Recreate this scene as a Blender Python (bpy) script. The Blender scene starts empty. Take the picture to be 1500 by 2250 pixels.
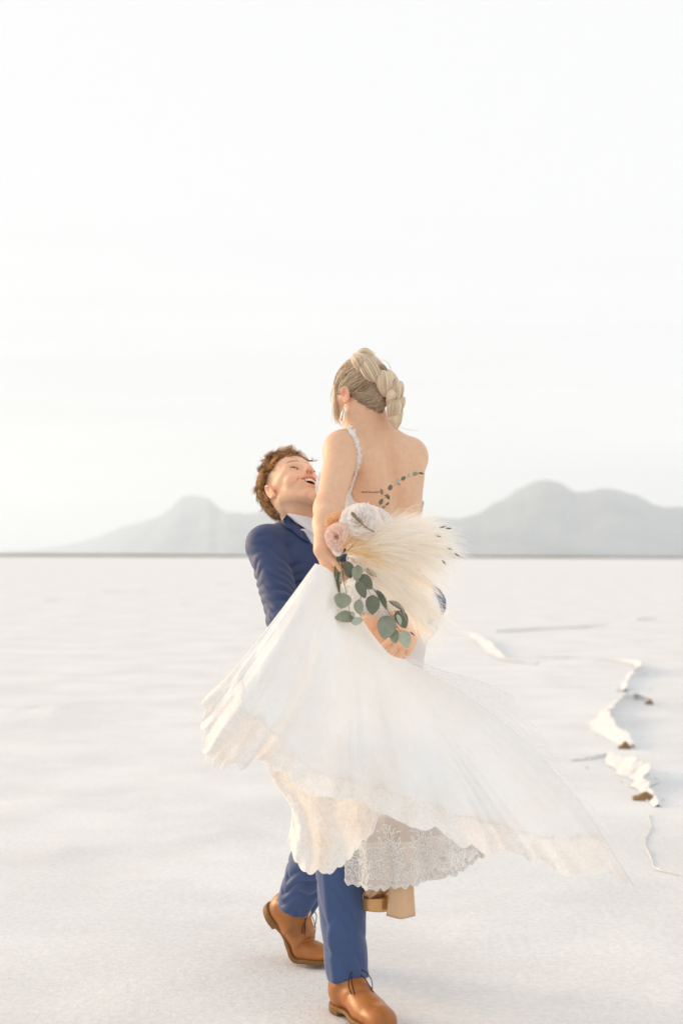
import bpy, math, random
import numpy as np
from mathutils import Vector, Matrix
from mathutils.bvhtree import BVHTree

SC = bpy.context.scene
COL = SC.collection
RNG = np.random.default_rng(7)
random.seed(7)

# ------------------------------------------------------------------ camera
CAM_H = 1.38
FPX = 3125.0                       # focal length in photo pixels (50 mm on a 36 mm tall frame, 2250 px)
PITCH = math.radians(1.79)
ROLL = math.radians(0.20)
cam_data = bpy.data.cameras.new('camera')
cam = bpy.data.objects.new('camera', cam_data)
COL.objects.link(cam)
cam_data.sensor_fit = 'VERTICAL'
cam_data.sensor_height = 36.0
cam_data.lens = 50.0
cam_data.clip_start = 0.1
cam_data.clip_end = 80000.0
cam_data.dof.use_dof = True
cam_data.dof.focus_distance = 4.40
cam_data.dof.aperture_fstop = 2.6
cam.matrix_world = (Matrix.Translation((0, 0, CAM_H)) @ Matrix.Rotation(math.pi / 2 + PITCH, 4, 'X')
                    @ Matrix.Rotation(ROLL, 4, 'Z'))
SC.camera = cam
CAMR = np.array(cam.matrix_world.to_3x3())
CAMO = np.array([0, 0, CAM_H])

# ------------------------------------------------------------------ sky and sun
SUN_DIR = np.array([-0.80, 0.50, 0.20]); SUN_DIR /= np.linalg.norm(SUN_DIR)   # towards the sun
w = bpy.data.worlds.new('World'); SC.world = w; w.use_nodes = True
nt = w.node_tree; nt.nodes.clear()
out = nt.nodes.new('ShaderNodeOutputWorld')
sky = nt.nodes.new('ShaderNodeTexSky'); sky.sky_type = 'NISHITA'; sky.sun_disc = False
sky.sun_elevation = math.asin(SUN_DIR[2]); sky.sun_rotation = math.atan2(SUN_DIR[0], SUN_DIR[1])
sky.air_density = 1.0; sky.dust_density = 1.5
bg1 = nt.nodes.new('ShaderNodeBackground'); bg1.inputs['Strength'].default_value = 0.10
nt.links.new(sky.outputs[0], bg1.inputs['Color'])
tc = nt.nodes.new('ShaderNodeTexCoord')
mp = nt.nodes.new('ShaderNodeMapping'); mp.inputs['Scale'].default_value = (1.2, 1.2, 16.0)
mp.inputs['Rotation'].default_value = (0.03, 0.05, 0)
nz = nt.nodes.new('ShaderNodeTexNoise'); nz.inputs['Scale'].default_value = 2.2
nz.inputs['Detail'].default_value = 5; nz.inputs['Roughness'].default_value = 0.5
nt.links.new(tc.outputs['Generated'], mp.inputs[0]); nt.links.new(mp.outputs[0], nz.inputs['Vector'])
rmp = nt.nodes.new('ShaderNodeValToRGB')
rmp.color_ramp.elements[0].position = 0.34; rmp.color_ramp.elements[0].color = (0.915, 0.916, 0.92, 1)
rmp.color_ramp.elements[1].position = 0.60; rmp.color_ramp.elements[1].color = (0.99, 0.992, 0.994, 1)
nt.links.new(nz.outputs[0], rmp.inputs[0])
bg2 = nt.nodes.new('ShaderNodeBackground'); bg2.inputs['Strength'].default_value = 1.03
sxyz = nt.nodes.new('ShaderNodeSeparateXYZ'); nt.links.new(tc.outputs['Generated'], sxyz.inputs[0])
mrz = nt.nodes.new('ShaderNodeMapRange'); mrz.inputs[1].default_value = 0.10; mrz.inputs[2].default_value = 0.26      # thin cloud bank low over the horizon
nt.links.new(sxyz.outputs[2], mrz.inputs[0])
mxc = nt.nodes.new('ShaderNodeMix'); mxc.data_type = 'RGBA'; mxc.inputs[7].default_value = (0.979, 0.981, 0.983, 1)
nt.links.new(mrz.outputs[0], mxc.inputs[0]); nt.links.new(rmp.outputs[0], mxc.inputs[6])
nt.links.new(mxc.outputs[2], bg2.inputs['Color'])
mix = nt.nodes.new('ShaderNodeMixShader'); mix.inputs[0].default_value = 0.95
nt.links.new(bg1.outputs[0], mix.inputs[1]); nt.links.new(bg2.outputs[0], mix.inputs[2])
nt.links.new(mix.outputs[0], out.inputs['Surface'])

sun_d = bpy.data.lights.new('sun', 'SUN'); sun = bpy.data.objects.new('sun', sun_d); COL.objects.link(sun)
sun_d.energy = 4.4; sun_d.angle = math.radians(26.0); sun_d.color = (1.0, 0.72, 0.42)
sun.rotation_euler = Vector(SUN_DIR).to_track_quat('Z', 'Y').to_euler()

SC.view_settings.view_transform = 'Standard'; SC.view_settings.look = 'None'
SC.view_settings.gamma = 1.0; SC.view_settings.exposure = 0.0; SC.view_settings.use_curve_mapping = False
SC.render.engine = 'CYCLES'
SC.cycles.use_denoising = True
SC.cycles.max_bounces = 16; SC.cycles.diffuse_bounces = 10; SC.cycles.transmission_bounces = 12; SC.cycles.transparent_max_bounces = 24; SC.cycles.volume_bounces = 1
SC.cycles.caustics_reflective = False; SC.cycles.caustics_refractive = False

# ------------------------------------------------------------------ helpers
def ray(u, v):
    d = np.array([(u - 750) / FPX, (1125 - v) / FPX, -1.0])
    return CAMR @ d
def P(u, v, Y):
    d = ray(u, v)
    return CAMO + d * (Y / d[1])
def G(u, v, z=0.0):
    d = ray(u, v)
    return CAMO + d * ((z - CAM_H) / d[2])
def nrm(a):
    a = np.asarray(a, float)
    return a / (np.linalg.norm(a, axis=-1, keepdims=True) + 1e-12)

BASE = {}
def empty(name, loc, label=None, cat=None, group=None):
    o = bpy.data.objects.new(name, None); COL.objects.link(o)
    o.empty_display_size = 0.1
    o.location = tuple(loc); BASE[o.name] = np.asarray(loc, float)
    if label: o['label'] = label
    if cat: o['category'] = cat
    if group: o['group'] = group
    return o

def mk(name, V, F, mat, parent=None, col=None, uv=None, smooth=True, kind=None, label=None, cat=None):
    """one mesh object; V world coordinates; F (n,4) or (n,3) array, or list of faces"""
    V = np.asarray(V, np.float64)
    base = BASE[parent.name] if parent is not None else np.zeros(3)
    me = bpy.data.meshes.new(name)
    if isinstance(F, np.ndarray):
        n, k = F.shape
        me.vertices.add(len(V)); me.vertices.foreach_set('co', (V - base).astype(np.float32).ravel())
        me.loops.add(n * k); me.loops.foreach_set('vertex_index', F.astype(np.int32).ravel())
        me.polygons.add(n)
        me.polygons.foreach_set('loop_start', np.arange(0, n * k, k, dtype=np.int32))
        me.update(calc_edges=True); me.validate()
    else:
        me.from_pydata((V - base).tolist(), [], [list(map(int, f)) for f in F]); me.update()
    if smooth:
        me.polygons.foreach_set('use_smooth', np.ones(len(me.polygons), bool))
    if col is not None:
        ca = me.color_attributes.new('col', 'FLOAT_COLOR', 'POINT')
        c4 = np.ones((len(V), 4), np.float32); c4[:, :3] = col
        ca.data.foreach_set('color', c4.ravel())
    if uv is not None:
        ul = me.uv_layers.new(name='UVMap')
        li = np.empty(len(me.loops), np.int32); me.loops.foreach_get('vertex_index', li)
        ul.data.foreach_set('uv', np.asarray(uv, np.float32)[li].ravel())
    if mat is not None: me.materials.append(mat)
    o = bpy.data.objects.new(name, me); COL.objects.link(o)
    if parent is not None:
        o.parent = parent
    BASE[o.name] = base
    if kind: o['kind'] = kind
    if label: o['label'] = label
    if cat: o['category'] = cat
    return o

def bvh(V, F):
    return BVHTree.FromPolygons([tuple(p) for p in V], [tuple(int(i) for i in f) for f in F])
def hit(tree, u, v, off=0.003):
    d = ray(u, v); d = d / np.linalg.norm(d)
    loc, n, i, dist = tree.ray_cast(Vector(CAMO), Vector(d))
    if loc is None: return None
    return np.array(loc) - d * off

# ------------------------------------------------------------------ numpy noise
def _hash(ix, iy, iz, s):
    h = (ix.astype(np.int64) * 374761393 + iy.astype(np.int64) * 668265263 + iz.astype(np.int64) * 2147483647 + s * 974711) & 0x7fffffff
    h = ((h ^ (h >> 13)) * 1274126177) & 0x7fffffff
    return ((h ^ (h >> 16)) & 0xffff).astype(np.float32) / 32767.5 - 1.0
def vnoise(x, y, z, seed=0):
    x, y, z = np.broadcast_arrays(np.asarray(x, np.float32), np.asarray(y, np.float32), np.asarray(z, np.float32))
    fx, fy, fz = np.floor(x), np.floor(y), np.floor(z)
    tx, ty, tz = x - fx, y - fy, z - fz
    tx = tx * tx * (3 - 2 * tx); ty = ty * ty * (3 - 2 * ty); tz = tz * tz * (3 - 2 * tz)
    r = 0
    for a in (0, 1):
        for b in (0, 1):
            for c in (0, 1):
                wgt = (tx if a else 1 - tx) * (ty if b else 1 - ty) * (tz if c else 1 - tz)
                r = r + wgt * _hash(fx + a, fy + b, fz + c, seed)
    return r
def fbm(x, y, z, oct=4, seed=0):
    a, r = 1.0, 0
    for i in range(oct):
        r = r + a * vnoise(x * 2 ** i, y * 2 ** i, z * 2 ** i, seed + i * 17); a *= 0.5
    return r

# ------------------------------------------------------------------ signed distance modelling
def smin(a, b, k):
    if k <= 0: return np.minimum(a, b)
    h = np.clip(k - np.abs(a - b), 0, None) / k
    return np.minimum(a, b) - h * h * k * 0.25
def axis_of(lo, hi, coarse, fine):
    """fine: list of (a, b, step)"""
    xs = [lo]
    while xs[-1] < hi:
        st = coarse
        for a, b, s in fine:
            if a <= xs[-1] < b: st = min(st, s)
        xs.append(xs[-1] + st)
    return np.array(xs, np.float32)

def cone(a, b, r1, r2):
    a = np.asarray(a, np.float32); b = np.asarray(b, np.float32)
    ba = b - a; L2 = float(ba @ ba) + 1e-12
    R = max(r1, r2)
    def f(X, Y, Z):
        px, py, pz = X - a[0], Y - a[1], Z - a[2]
        t = np.clip((px * ba[0] + py * ba[1] + pz * ba[2]) / L2, 0, 1)
        return np.sqrt((px - t * ba[0]) ** 2 + (py - t * ba[1]) ** 2 + (pz - t * ba[2]) ** 2) - (r1 + (r2 - r1) * t)
    f.lo = np.minimum(a, b) - R; f.hi = np.maximum(a, b) + R
    return f
def ell(c, r, R=None):
    c = np.asarray(c, np.float32); r = np.asarray(r, np.float32)
    R = np.eye(3, dtype=np.float32) if R is None else np.asarray(R, np.float32)
    ext = np.sqrt(((R * r[None, :]) ** 2).sum(1))
    def f(X, Y, Z):
        px, py, pz = X - c[0], Y - c[1], Z - c[2]
        q = [(px * R[0, i] + py * R[1, i] + pz * R[2, i]) / r[i] for i in range(3)]
        k0 = np.sqrt(q[0] ** 2 + q[1] ** 2 + q[2] ** 2)
        k1 = np.sqrt((q[0] / r[0]) ** 2 + (q[1] / r[1]) ** 2 + (q[2] / r[2]) ** 2)
        return k0 * (k0 - 1.0) / (k1 + 1e-9)
    f.lo = c - ext; f.hi = c + ext
    return f
def rbox(c, h, rad, R=None):
    c = np.asarray(c, np.float32); h = np.asarray(h, np.float32) - rad
    R = np.eye(3, dtype=np.float32) if R is None else np.asarray(R, np.float32)
    ext = (np.abs(R) * (h + rad)[None, :]).sum(1)
    def f(X, Y, Z):
        px, py, pz = X - c[0], Y - c[1], Z - c[2]
        q = [np.abs(px * R[0, i] + py * R[1, i] + pz * R[2, i]) - h[i] for i in range(3)]
        o = np.sqrt(sum(np.maximum(t, 0) ** 2 for t in q))
        return o + np.minimum(np.maximum(np.maximum(q[0], q[1]), q[2]), 0) - rad
    f.lo = c - ext; f.hi = c + ext
    return f

class Field:
    def __init__(s, xs, ys, zs):
        s.ax = [xs, ys, zs]
        s.F = np.full((len(xs), len(ys), len(zs)), 0.05, np.float32)
    def _sl(s, p, pad):
        out = []
        for i in range(3):
            a = max(0, int(np.searchsorted(s.ax[i], p.lo[i] - pad)) - 1)
            b = min(len(s.ax[i]), int(np.searchsorted(s.ax[i], p.hi[i] + pad)) + 1)
            out.append(slice(a, max(a, b)))
        return tuple(out)
    def _ev(s, p, sl):
        X = s.ax[0][sl[0]][:, None, None]; Y = s.ax[1][sl[1]][None, :, None]; Z = s.ax[2][sl[2]][None, None, :]
        return p(X, Y, Z)
    def add(s, p, k=0.01, off=0.0):
        sl = s._sl(p, k + 0.02 + off)
        if s.F[sl].size: s.F[sl] = smin(s.F[sl], s._ev(p, sl) - off, k)
        return s
    def cut(s, p, k=0.004):
        sl = s._sl(p, k + 0.01)
        if s.F[sl].size: s.F[sl] = -smin(-s.F[sl], s._ev(p, sl), k)
        return s
    def warp(s, g, band=0.02):
        """add g(x,y,z) to the field near its surface"""
        i, j, k = np.nonzero(np.abs(s.F) < band)
        s.F[i, j, k] += g(s.ax[0][i], s.ax[1][j], s.ax[2][k]).astype(np.float32)
        return s
    def clip(s, g):
        """keep only where g < 0"""
        i, j, k = np.nonzero(s.F < 0.02)
        s.F[i, j, k] = np.maximum(s.F[i, j, k], g(s.ax[0][i], s.ax[1][j], s.ax[2][k]).astype(np.float32))
        return s
    def mesh(s, smooth=1):
        F = s.F; ins = F < 0
        n = np.zeros(tuple(d - 1 for d in F.shape), np.int8)
        for a in (0, 1):
            for b in (0, 1):
                for c in (0, 1):
                    n += ins[a:F.shape[0] - 1 + a, b:F.shape[1] - 1 + b, c:F.shape[2] - 1 + c]
        act = (n > 0) & (n < 8)
        I = np.stack(np.nonzero(act), 1)
        idx = np.full(act.shape, -1, np.int32); idx[act] = np.arange(len(I))
        corners = [(a, b, c) for a in (0, 1) for b in (0, 1) for c in (0, 1)]
        val = np.stack([F[I[:, 0] + a, I[:, 1] + b, I[:, 2] + c] for a, b, c in corners], 1)
        pos = np.stack([np.stack([s.ax[0][I[:, 0] + a], s.ax[1][I[:, 1] + b], s.ax[2][I[:, 2] + c]], 1) for a, b, c in corners], 1)
        acc = np.zeros((len(I), 3)); cnt = np.zeros(len(I))
        for p in range(8):
            for q in range(p + 1, 8):
                if sum(abs(corners[p][t] - corners[q][t]) for t in range(3)) != 1: continue
                m = (val[:, p] < 0) != (val[:, q] < 0)
                t = val[m, p] / (val[m, p] - val[m, q])
                acc[m] += pos[m, p] + (pos[m, q] - pos[m, p]) * t[:, None]; cnt[m] += 1
        V = acc / cnt[:, None]
        Q = []
        for axn in range(3):
            sh = list(F.shape); sl0 = [slice(None)] * 3; sl1 = [slice(None)] * 3
            sl0[axn] = slice(0, sh[axn] - 1); sl1[axn] = slice(1, sh[axn])
            A, B = ins[tuple(sl0)], ins[tuple(sl1)]
            e = np.stack(np.nonzero(A != B), 1)
            o1, o2 = [(1, 2), (2, 0), (0, 1)][axn]
            ok = (e[:, o1] > 0) & (e[:, o2] > 0) & (e[:, o1] < sh[o1] - 1) & (e[:, o2] < sh[o2] - 1)
            e = e[ok]
            def cell(d1, d2):
                c = e.copy(); c[:, o1] += d1; c[:, o2] += d2
                return idx[c[:, 0], c[:, 1], c[:, 2]]
            q = np.stack([cell(-1, -1), cell(0, -1), cell(0, 0), cell(-1, 0)], 1)
            fl = ~A[e[:, 0], e[:, 1], e[:, 2]]
            q[fl] = q[fl][:, ::-1]
            Q.append(q)
        Q = np.concatenate(Q)
        for _ in range(smooth):
            a2 = np.zeros_like(V); c2 = np.zeros(len(V))
            for i in range(4):
                for j in ((i + 1) % 4, (i - 1) % 4):
                    for d in range(3): a2[:, d] += np.bincount(Q[:, i], V[Q[:, j], d], len(V))
                    c2 += np.bincount(Q[:, i], minlength=len(V))
            V = 0.45 * V + 0.55 * a2 / np.maximum(c2, 1)[:, None]
        return V, Q

def tubes(paths, radii, sides=4):
    """paths (N,K,3), radii (N,K): many tubes in one vertex/face set"""
    paths = np.asarray(paths, float); N, K, _ = paths.shape
    T = nrm(np.gradient(paths, axis=1))
    ref = np.eye(3)[np.argmin(np.abs(T).max(1), axis=1)][:, None, :]
    A = nrm(np.cross(T, np.broadcast_to(ref, T.shape))); B = np.cross(T, A)
    th = np.arange(sides) * 2 * math.pi / sides
    rad = np.asarray(radii)[:, :, None, None]
    ring = paths[:, :, None, :] + rad * (np.cos(th)[None, None, :, None] * A[:, :, None, :] + np.sin(th)[None, None, :, None] * B[:, :, None, :])
    V = ring.reshape(-1, 3)
    n, k, s = np.meshgrid(np.arange(N), np.arange(K - 1), np.arange(sides), indexing='ij')
    i = lambda n, k, s: (n * K + k) * sides + s % sides
    Q = np.stack([i(n, k, s), i(n, k, s + 1), i(n, k + 1, s + 1), i(n, k + 1, s)], -1).reshape(-1, 4)
    return V, Q
def ribbons(paths, widths, rg):
    """flat blades, one quad wide, each turned its own way"""
    paths = np.asarray(paths, float); N, K, _ = paths.shape
    T = nrm(np.gradient(paths, axis=1)); A = nrm(np.cross(T, rg.normal(size=(N, 1, 3))))
    w_ = np.asarray(widths)[:, :, None]
    V = np.stack([paths - A * w_, paths + A * w_], 2).reshape(-1, 3)
    n, k = np.meshgrid(np.arange(N), np.arange(K - 1), indexing='ij'); i = (n * K + k) * 2
    return V, np.stack([i, i + 1, i + 3, i + 2], -1).reshape(-1, 4)
def gridmesh(Pg):
    Pg = np.asarray(Pg, float); M, N, _ = Pg.shape
    i, j = np.meshgrid(np.arange(M - 1), np.arange(N - 1), indexing='ij')
    Q = np.stack([i * N + j, i * N + j + 1, (i + 1) * N + j + 1, (i + 1) * N + j], -1).reshape(-1, 4)
    u, v = np.meshgrid(np.linspace(0, 1, M), np.linspace(0, 1, N), indexing='ij')
    return Pg.reshape(-1, 3), Q, np.stack([u, v], -1).reshape(-1, 2)
def merge(parts):
    Vs, Fs, o = [], [], 0
    for V, F in parts:
        Vs.append(V); Fs.append(F + o); o += len(V)
    return np.concatenate(Vs), np.concatenate(Fs)
def spline(pts, n, closed=False):
    """Catmull-Rom through pts, n samples, parameter uniform in chord length"""
    p = np.asarray(pts, float); m = len(p)
    d = np.r_[0, np.cumsum(np.sqrt(np.linalg.norm(np.diff(p, axis=0), axis=1)) + 1e-9)]
    t = np.linspace(0, d[-1], n); k = np.clip(np.searchsorted(d, t, side='right') - 1, 0, m - 2)
    tan = np.gradient(p, d, axis=0) if m > 2 else np.repeat(((p[1] - p[0]) / d[1])[None], 2, 0)
    h = (d[k + 1] - d[k])[:, None]; s = ((t - d[k]) / h[:, 0])[:, None]
    return ((2 * s**3 - 3 * s**2 + 1) * p[k] + (s**3 - 2 * s**2 + s) * h * tan[k]
            + (-2 * s**3 + 3 * s**2) * p[k + 1] + (s**3 - s**2) * h * tan[k + 1])
def sm(a, b, x):
    t = np.clip((x - a) / (b - a), 0, 1); return t * t * (3 - 2 * t)
def lin(r, g, b):
    f = lambda c: (c / 255 / 12.92) if c / 255 <= 0.04045 else ((c / 255 + 0.055) / 1.055) ** 2.4
    return np.array([f(r), f(g), f(b)])

# ------------------------------------------------------------------ materials
def newmat(name):
    m = bpy.data.materials.new(name); m.use_nodes = True
    t = m.node_tree; t.nodes.clear()
    o = t.nodes.new('ShaderNodeOutputMaterial')
    return m, t, o
def principled(name, color, rough=0.6, spec=0.5, metallic=0.0, noise=None, bump=None, attr=False, sss=0.0, sss_r=(.01, .004, .002), sheen=0.0, coord='Object'):
    """noise=(scale, amount); bump=(scale, strength, distance)"""
    m, t, o = newmat(name)
    b = t.nodes.new('ShaderNodeBsdfPrincipled'); t.links.new(b.outputs[0], o.inputs['Surface'])
    b.inputs['Roughness'].default_value = rough; b.inputs['Metallic'].default_value = metallic
    b.inputs['Specular IOR Level'].default_value = spec
    if sss: 
        b.inputs['Subsurface Weight'].default_value = sss; b.inputs['Subsurface Radius'].default_value = sss_r; b.inputs['Subsurface Scale'].default_value = 1.0
    if sheen: b.inputs['Sheen Weight'].default_value = sheen
    tc = t.nodes.new('ShaderNodeTexCoord'); src = None
    if attr:
        a = t.nodes.new('ShaderNodeAttribute'); a.attribute_name = 'col'; src = a.outputs['Color']
    if noise:
        n = t.nodes.new('ShaderNodeTexNoise'); n.inputs['Scale'].default_value = noise[0]; n.inputs['Detail'].default_value = 5
        t.links.new(tc.outputs[coord], n.inputs['Vector'])
        r = t.nodes.new('ShaderNodeMapRange'); r.inputs[1].default_value = 0.25; r.inputs[2].default_value = 0.75
        r.inputs[3].default_value = 1 - noise[1]; r.inputs[4].default_value = 1 + noise[1]
        t.links.new(n.outputs[0], r.inputs[0])
        mx = t.nodes.new('ShaderNodeMix'); mx.data_type = 'RGBA'; mx.blend_type = 'MULTIPLY'; mx.inputs[0].default_value = 1
        if src is None: mx.inputs[6].default_value = (*color, 1)
        else: t.links.new(src, mx.inputs[6])
        t.links.new(r.outputs[0], mx.inputs[7]); src = mx.outputs[2]
    if src is None: b.inputs['Base Color'].default_value = (*color, 1)
    else: t.links.new(src, b.inputs['Base Color'])
    if bump:
        n = t.nodes.new('ShaderNodeTexNoise'); n.inputs['Scale'].default_value = bump[0]; n.inputs['Detail'].default_value = 6
        t.links.new(tc.outputs[coord], n.inputs['Vector'])
        bp = t.nodes.new('ShaderNodeBump'); bp.inputs['Strength'].default_value = bump[1]; bp.inputs['Distance'].default_value = bump[2]
        t.links.new(n.outputs[0], bp.inputs['Height']); t.links.new(bp.outputs[0], b.inputs['Normal'])
    return m
def cloth(name, color, trans=0.35, alpha=1.0, lace=None, noise=None, attr=False, mottle=None):
    """thin fabric: diffuse + translucent, optionally sheer; lace=(scale, low, high) opens net holes between threads"""
    m, t, o = newmat(name)
    d = t.nodes.new('ShaderNodeBsdfDiffuse'); d.inputs['Color'].default_value = (*color, 1)
    vary = None
    tr = t.nodes.new('ShaderNodeBsdfTranslucent'); tr.inputs['Color'].default_value = (*color, 1)
    if attr:
        a = t.nodes.new('ShaderNodeAttribute'); a.attribute_name = 'col'
        t.links.new(a.outputs['Color'], d.inputs['Color']); t.links.new(a.outputs['Color'], tr.inputs['Color'])
    mx = t.nodes.new('ShaderNodeMixShader'); mx.inputs[0].default_value = trans
    t.links.new(d.outputs[0], mx.inputs[1]); t.links.new(tr.outputs[0], mx.inputs[2])
    last = mx
    tc = t.nodes.new('ShaderNodeTexCoord')
    if noise:
        n = t.nodes.new('ShaderNodeTexNoise'); n.inputs['Scale'].default_value = noise[0]; n.inputs['Detail'].default_value = 6
        t.links.new(tc.outputs['Object'], n.inputs['Vector'])
        bp = t.nodes.new('ShaderNodeBump'); bp.inputs['Strength'].default_value = noise[1]; bp.inputs['Distance'].default_value = noise[2]
        t.links.new(n.outputs[0], bp.inputs['Height']); t.links.new(bp.outputs[0], d.inputs['Normal']); t.links.new(bp.outputs[0], tr.inputs['Normal'])
    if mottle:
        nm = t.nodes.new('ShaderNodeTexNoise'); nm.inputs['Scale'].default_value = mottle[0]; nm.inputs['Detail'].default_value = 7; nm.inputs['Roughness'].default_value = .62
        t.links.new(tc.outputs['Object'], nm.inputs['Vector'])
        rm = t.nodes.new('ShaderNodeValToRGB'); rm.color_ramp.elements[0].position = .40; rm.color_ramp.elements[1].position = .62
        rm.color_ramp.elements[0].color = (*mottle[1], 1); rm.color_ramp.elements[1].color = (*color, 1)
        t.links.new(nm.outputs[0], rm.inputs[0])
        t.links.new(rm.outputs[0], d.inputs['Color']); t.links.new(rm.outputs[0], tr.inputs['Color'])
    if alpha < 1.0 or lace:
        tp = t.nodes.new('ShaderNodeBsdfTransparent')
        m2 = t.nodes.new('ShaderNodeMixShader'); m2.inputs[0].default_value = alpha
        if lace:
            vo = t.nodes.new('ShaderNodeTexVoronoi'); vo.feature = 'DISTANCE_TO_EDGE'; vo.inputs['Scale'].default_value = lace[0]
            n2 = t.nodes.new('ShaderNodeTexNoise'); n2.inputs['Scale'].default_value = lace[0] * 0.6
            ad = t.nodes.new('ShaderNodeMixRGB'); ad.blend_type = 'ADD'; ad.inputs[0].default_value = 0.04
            t.links.new(tc.outputs['Object'], n2.inputs['Vector'])
            t.links.new(tc.outputs['Object'], ad.inputs[1]); t.links.new(n2.outputs[1], ad.inputs[2])
            t.links.new(ad.outputs[0], vo.inputs['Vector'])
            r = t.nodes.new('ShaderNodeMapRange'); r.inputs[1].default_value = 0.08; r.inputs[2].default_value = 0.22
            r.inputs[3].default_value = lace[2]; r.inputs[4].default_value = lace[1]
            t.links.new(vo.outputs[0], r.inputs[0]); t.links.new(r.outputs[0], m2.inputs[0])
        t.links.new(tp.outputs[0], m2.inputs[1]); t.links.new(mx.outputs[0], m2.inputs[2]); last = m2
    t.links.new(last.outputs[0], o.inputs['Surface'])
    return m
# ================================================================== setting
# salt ground -------------------------------------------------------
def salt_material():
    m, t, o = newmat('salt_crust')
    b = t.nodes.new('ShaderNodeBsdfPrincipled'); t.links.new(b.outputs[0], o.inputs['Surface'])
    b.inputs['Roughness'].default_value = 0.85; b.inputs['Specular IOR Level'].default_value = 0.04
    tc = t.nodes.new('ShaderNodeTexCoord')
    n1 = t.nodes.new('ShaderNodeTexNoise'); n1.inputs['Scale'].default_value = 1.1; n1.inputs['Detail'].default_value = 8; n1.inputs['Roughness'].default_value = 0.6
    n2 = t.nodes.new('ShaderNodeTexNoise'); n2.inputs['Scale'].default_value = 38; n2.inputs['Detail'].default_value = 8; n2.inputs['Roughness'].default_value = 0.65
    n3 = t.nodes.new('ShaderNodeTexNoise'); n3.inputs['Scale'].default_value = 210; n3.inputs['Detail'].default_value = 3
    for n in (n1, n2, n3): t.links.new(tc.outputs['Object'], n.inputs['Vector'])
    r = t.nodes.new('ShaderNodeValToRGB')
    r.color_ramp.elements[0].position = 0.36; r.color_ramp.elements[0].color = (0.71, 0.709, 0.71, 1)
    r.color_ramp.elements[1].position = 0.62; r.color_ramp.elements[1].color = (0.79, 0.79, 0.792, 1)
    t.links.new(n1.outputs[0], r.inputs[0])
    r2 = t.nodes.new('ShaderNodeMapRange'); r2.inputs[1].default_value = 0.3; r2.inputs[2].default_value = 0.7
    r2.inputs[3].default_value = 0.92; r2.inputs[4].default_value = 1.07
    t.links.new(n2.outputs[0], r2.inputs[0])
    mx = t.nodes.new('ShaderNodeMix'); mx.data_type = 'RGBA'; mx.blend_type = 'MULTIPLY'; mx.inputs[0].default_value = 1
    t.links.new(r.outputs[0], mx.inputs[6]); t.links.new(r2.outputs[0], mx.inputs[7]); t.links.new(mx.outputs[2], b.inputs['Base Color'])
    b1 = t.nodes.new('ShaderNodeBump'); b1.inputs['Strength'].default_value = 0.5; b1.inputs['Distance'].default_value = 0.010
    t.links.new(n2.outputs[0], b1.inputs['Height'])
    b2 = t.nodes.new('ShaderNodeBump'); b2.inputs['Strength'].default_value = 0.3; b2.inputs['Distance'].default_value = 0.004
    t.links.new(n3.outputs[0], b2.inputs['Height']); t.links.new(b1.outputs[0], b2.inputs['Normal']); t.links.new(b2.outputs[0], b.inputs['Normal'])
    return m
M_SALT = salt_material()
xs = np.r_[-25000, -12000, -6000, -3000, -1500, -700, -300, -150, -80, -45, -28, -18, -12, -8, np.arange(-6, 8.01, 0.07), 10, 14, 20, 30, 45, 80, 150, 300, 700, 1500, 3000, 6000, 12000, 25000]
ys = np.r_[-60, -30, -12, -5, -1, np.arange(1.5, 9, 0.06), 9 + np.cumsum(np.linspace(0.07, 1.2, 90)), 75, 85, 100, 130, 180, 260, 400, 700, 1200, 2200, 4000, 7000, 12000, 18000, 25000]
XX, YY = np.meshgrid(xs, ys, indexing='ij')
def ground_z(x, y):
    amp = 0.5 + 0.5 * sm(8, 40, y)
    z = 0.010 * fbm(x * 0.7, y * 0.55, 0 * x, 4, 3) + 0.005 * fbm(x * 3.1, y * 3.1, 0 * x, 3, 9) * (y < 40)
    bl = 0.03 * np.clip(fbm(x * 0.16, y * 0.11, 0 * x + 4, 3, 21) - 0.25, 0, 1)
    z = (z + bl) * amp
    # scuffed lumps of salt on the flat crust
    for u, v, r, h in [(478, 1830, .16, .010), (470, 2020, .13, -.012), (1070, 2040, .16, .012), (140, 1870, .14, .008), (120, 1565, .5, .02), (345, 1945, .12, .008), (1230, 1480, .4, .012)]:
        c = G(u, v); d2 = ((x - c[0]) / r) ** 2 + ((y - c[1]) / (1.4 * r)) ** 2
        z = z + h * np.exp(-d2) * (1 + 1.2 * vnoise(x * 16, y * 16, 0 * x, 5))
    far = np.hypot(x, y) > 200
    z = np.where(far, 0, z)
    near = np.exp(-((x / 0.45) ** 2 + ((y - 4.55) / 0.55) ** 2) ** 2)      # trodden flat under the couple
    return z * (1 - 0.85 * near) - 0.0015
V, Q, _ = gridmesh(np.stack([XX, YY, ground_z(XX, YY)], -1))
salt_ground = mk('salt_ground', V, Q, M_SALT, kind='structure', label='flat white salt crust reaching to the horizon')

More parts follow.
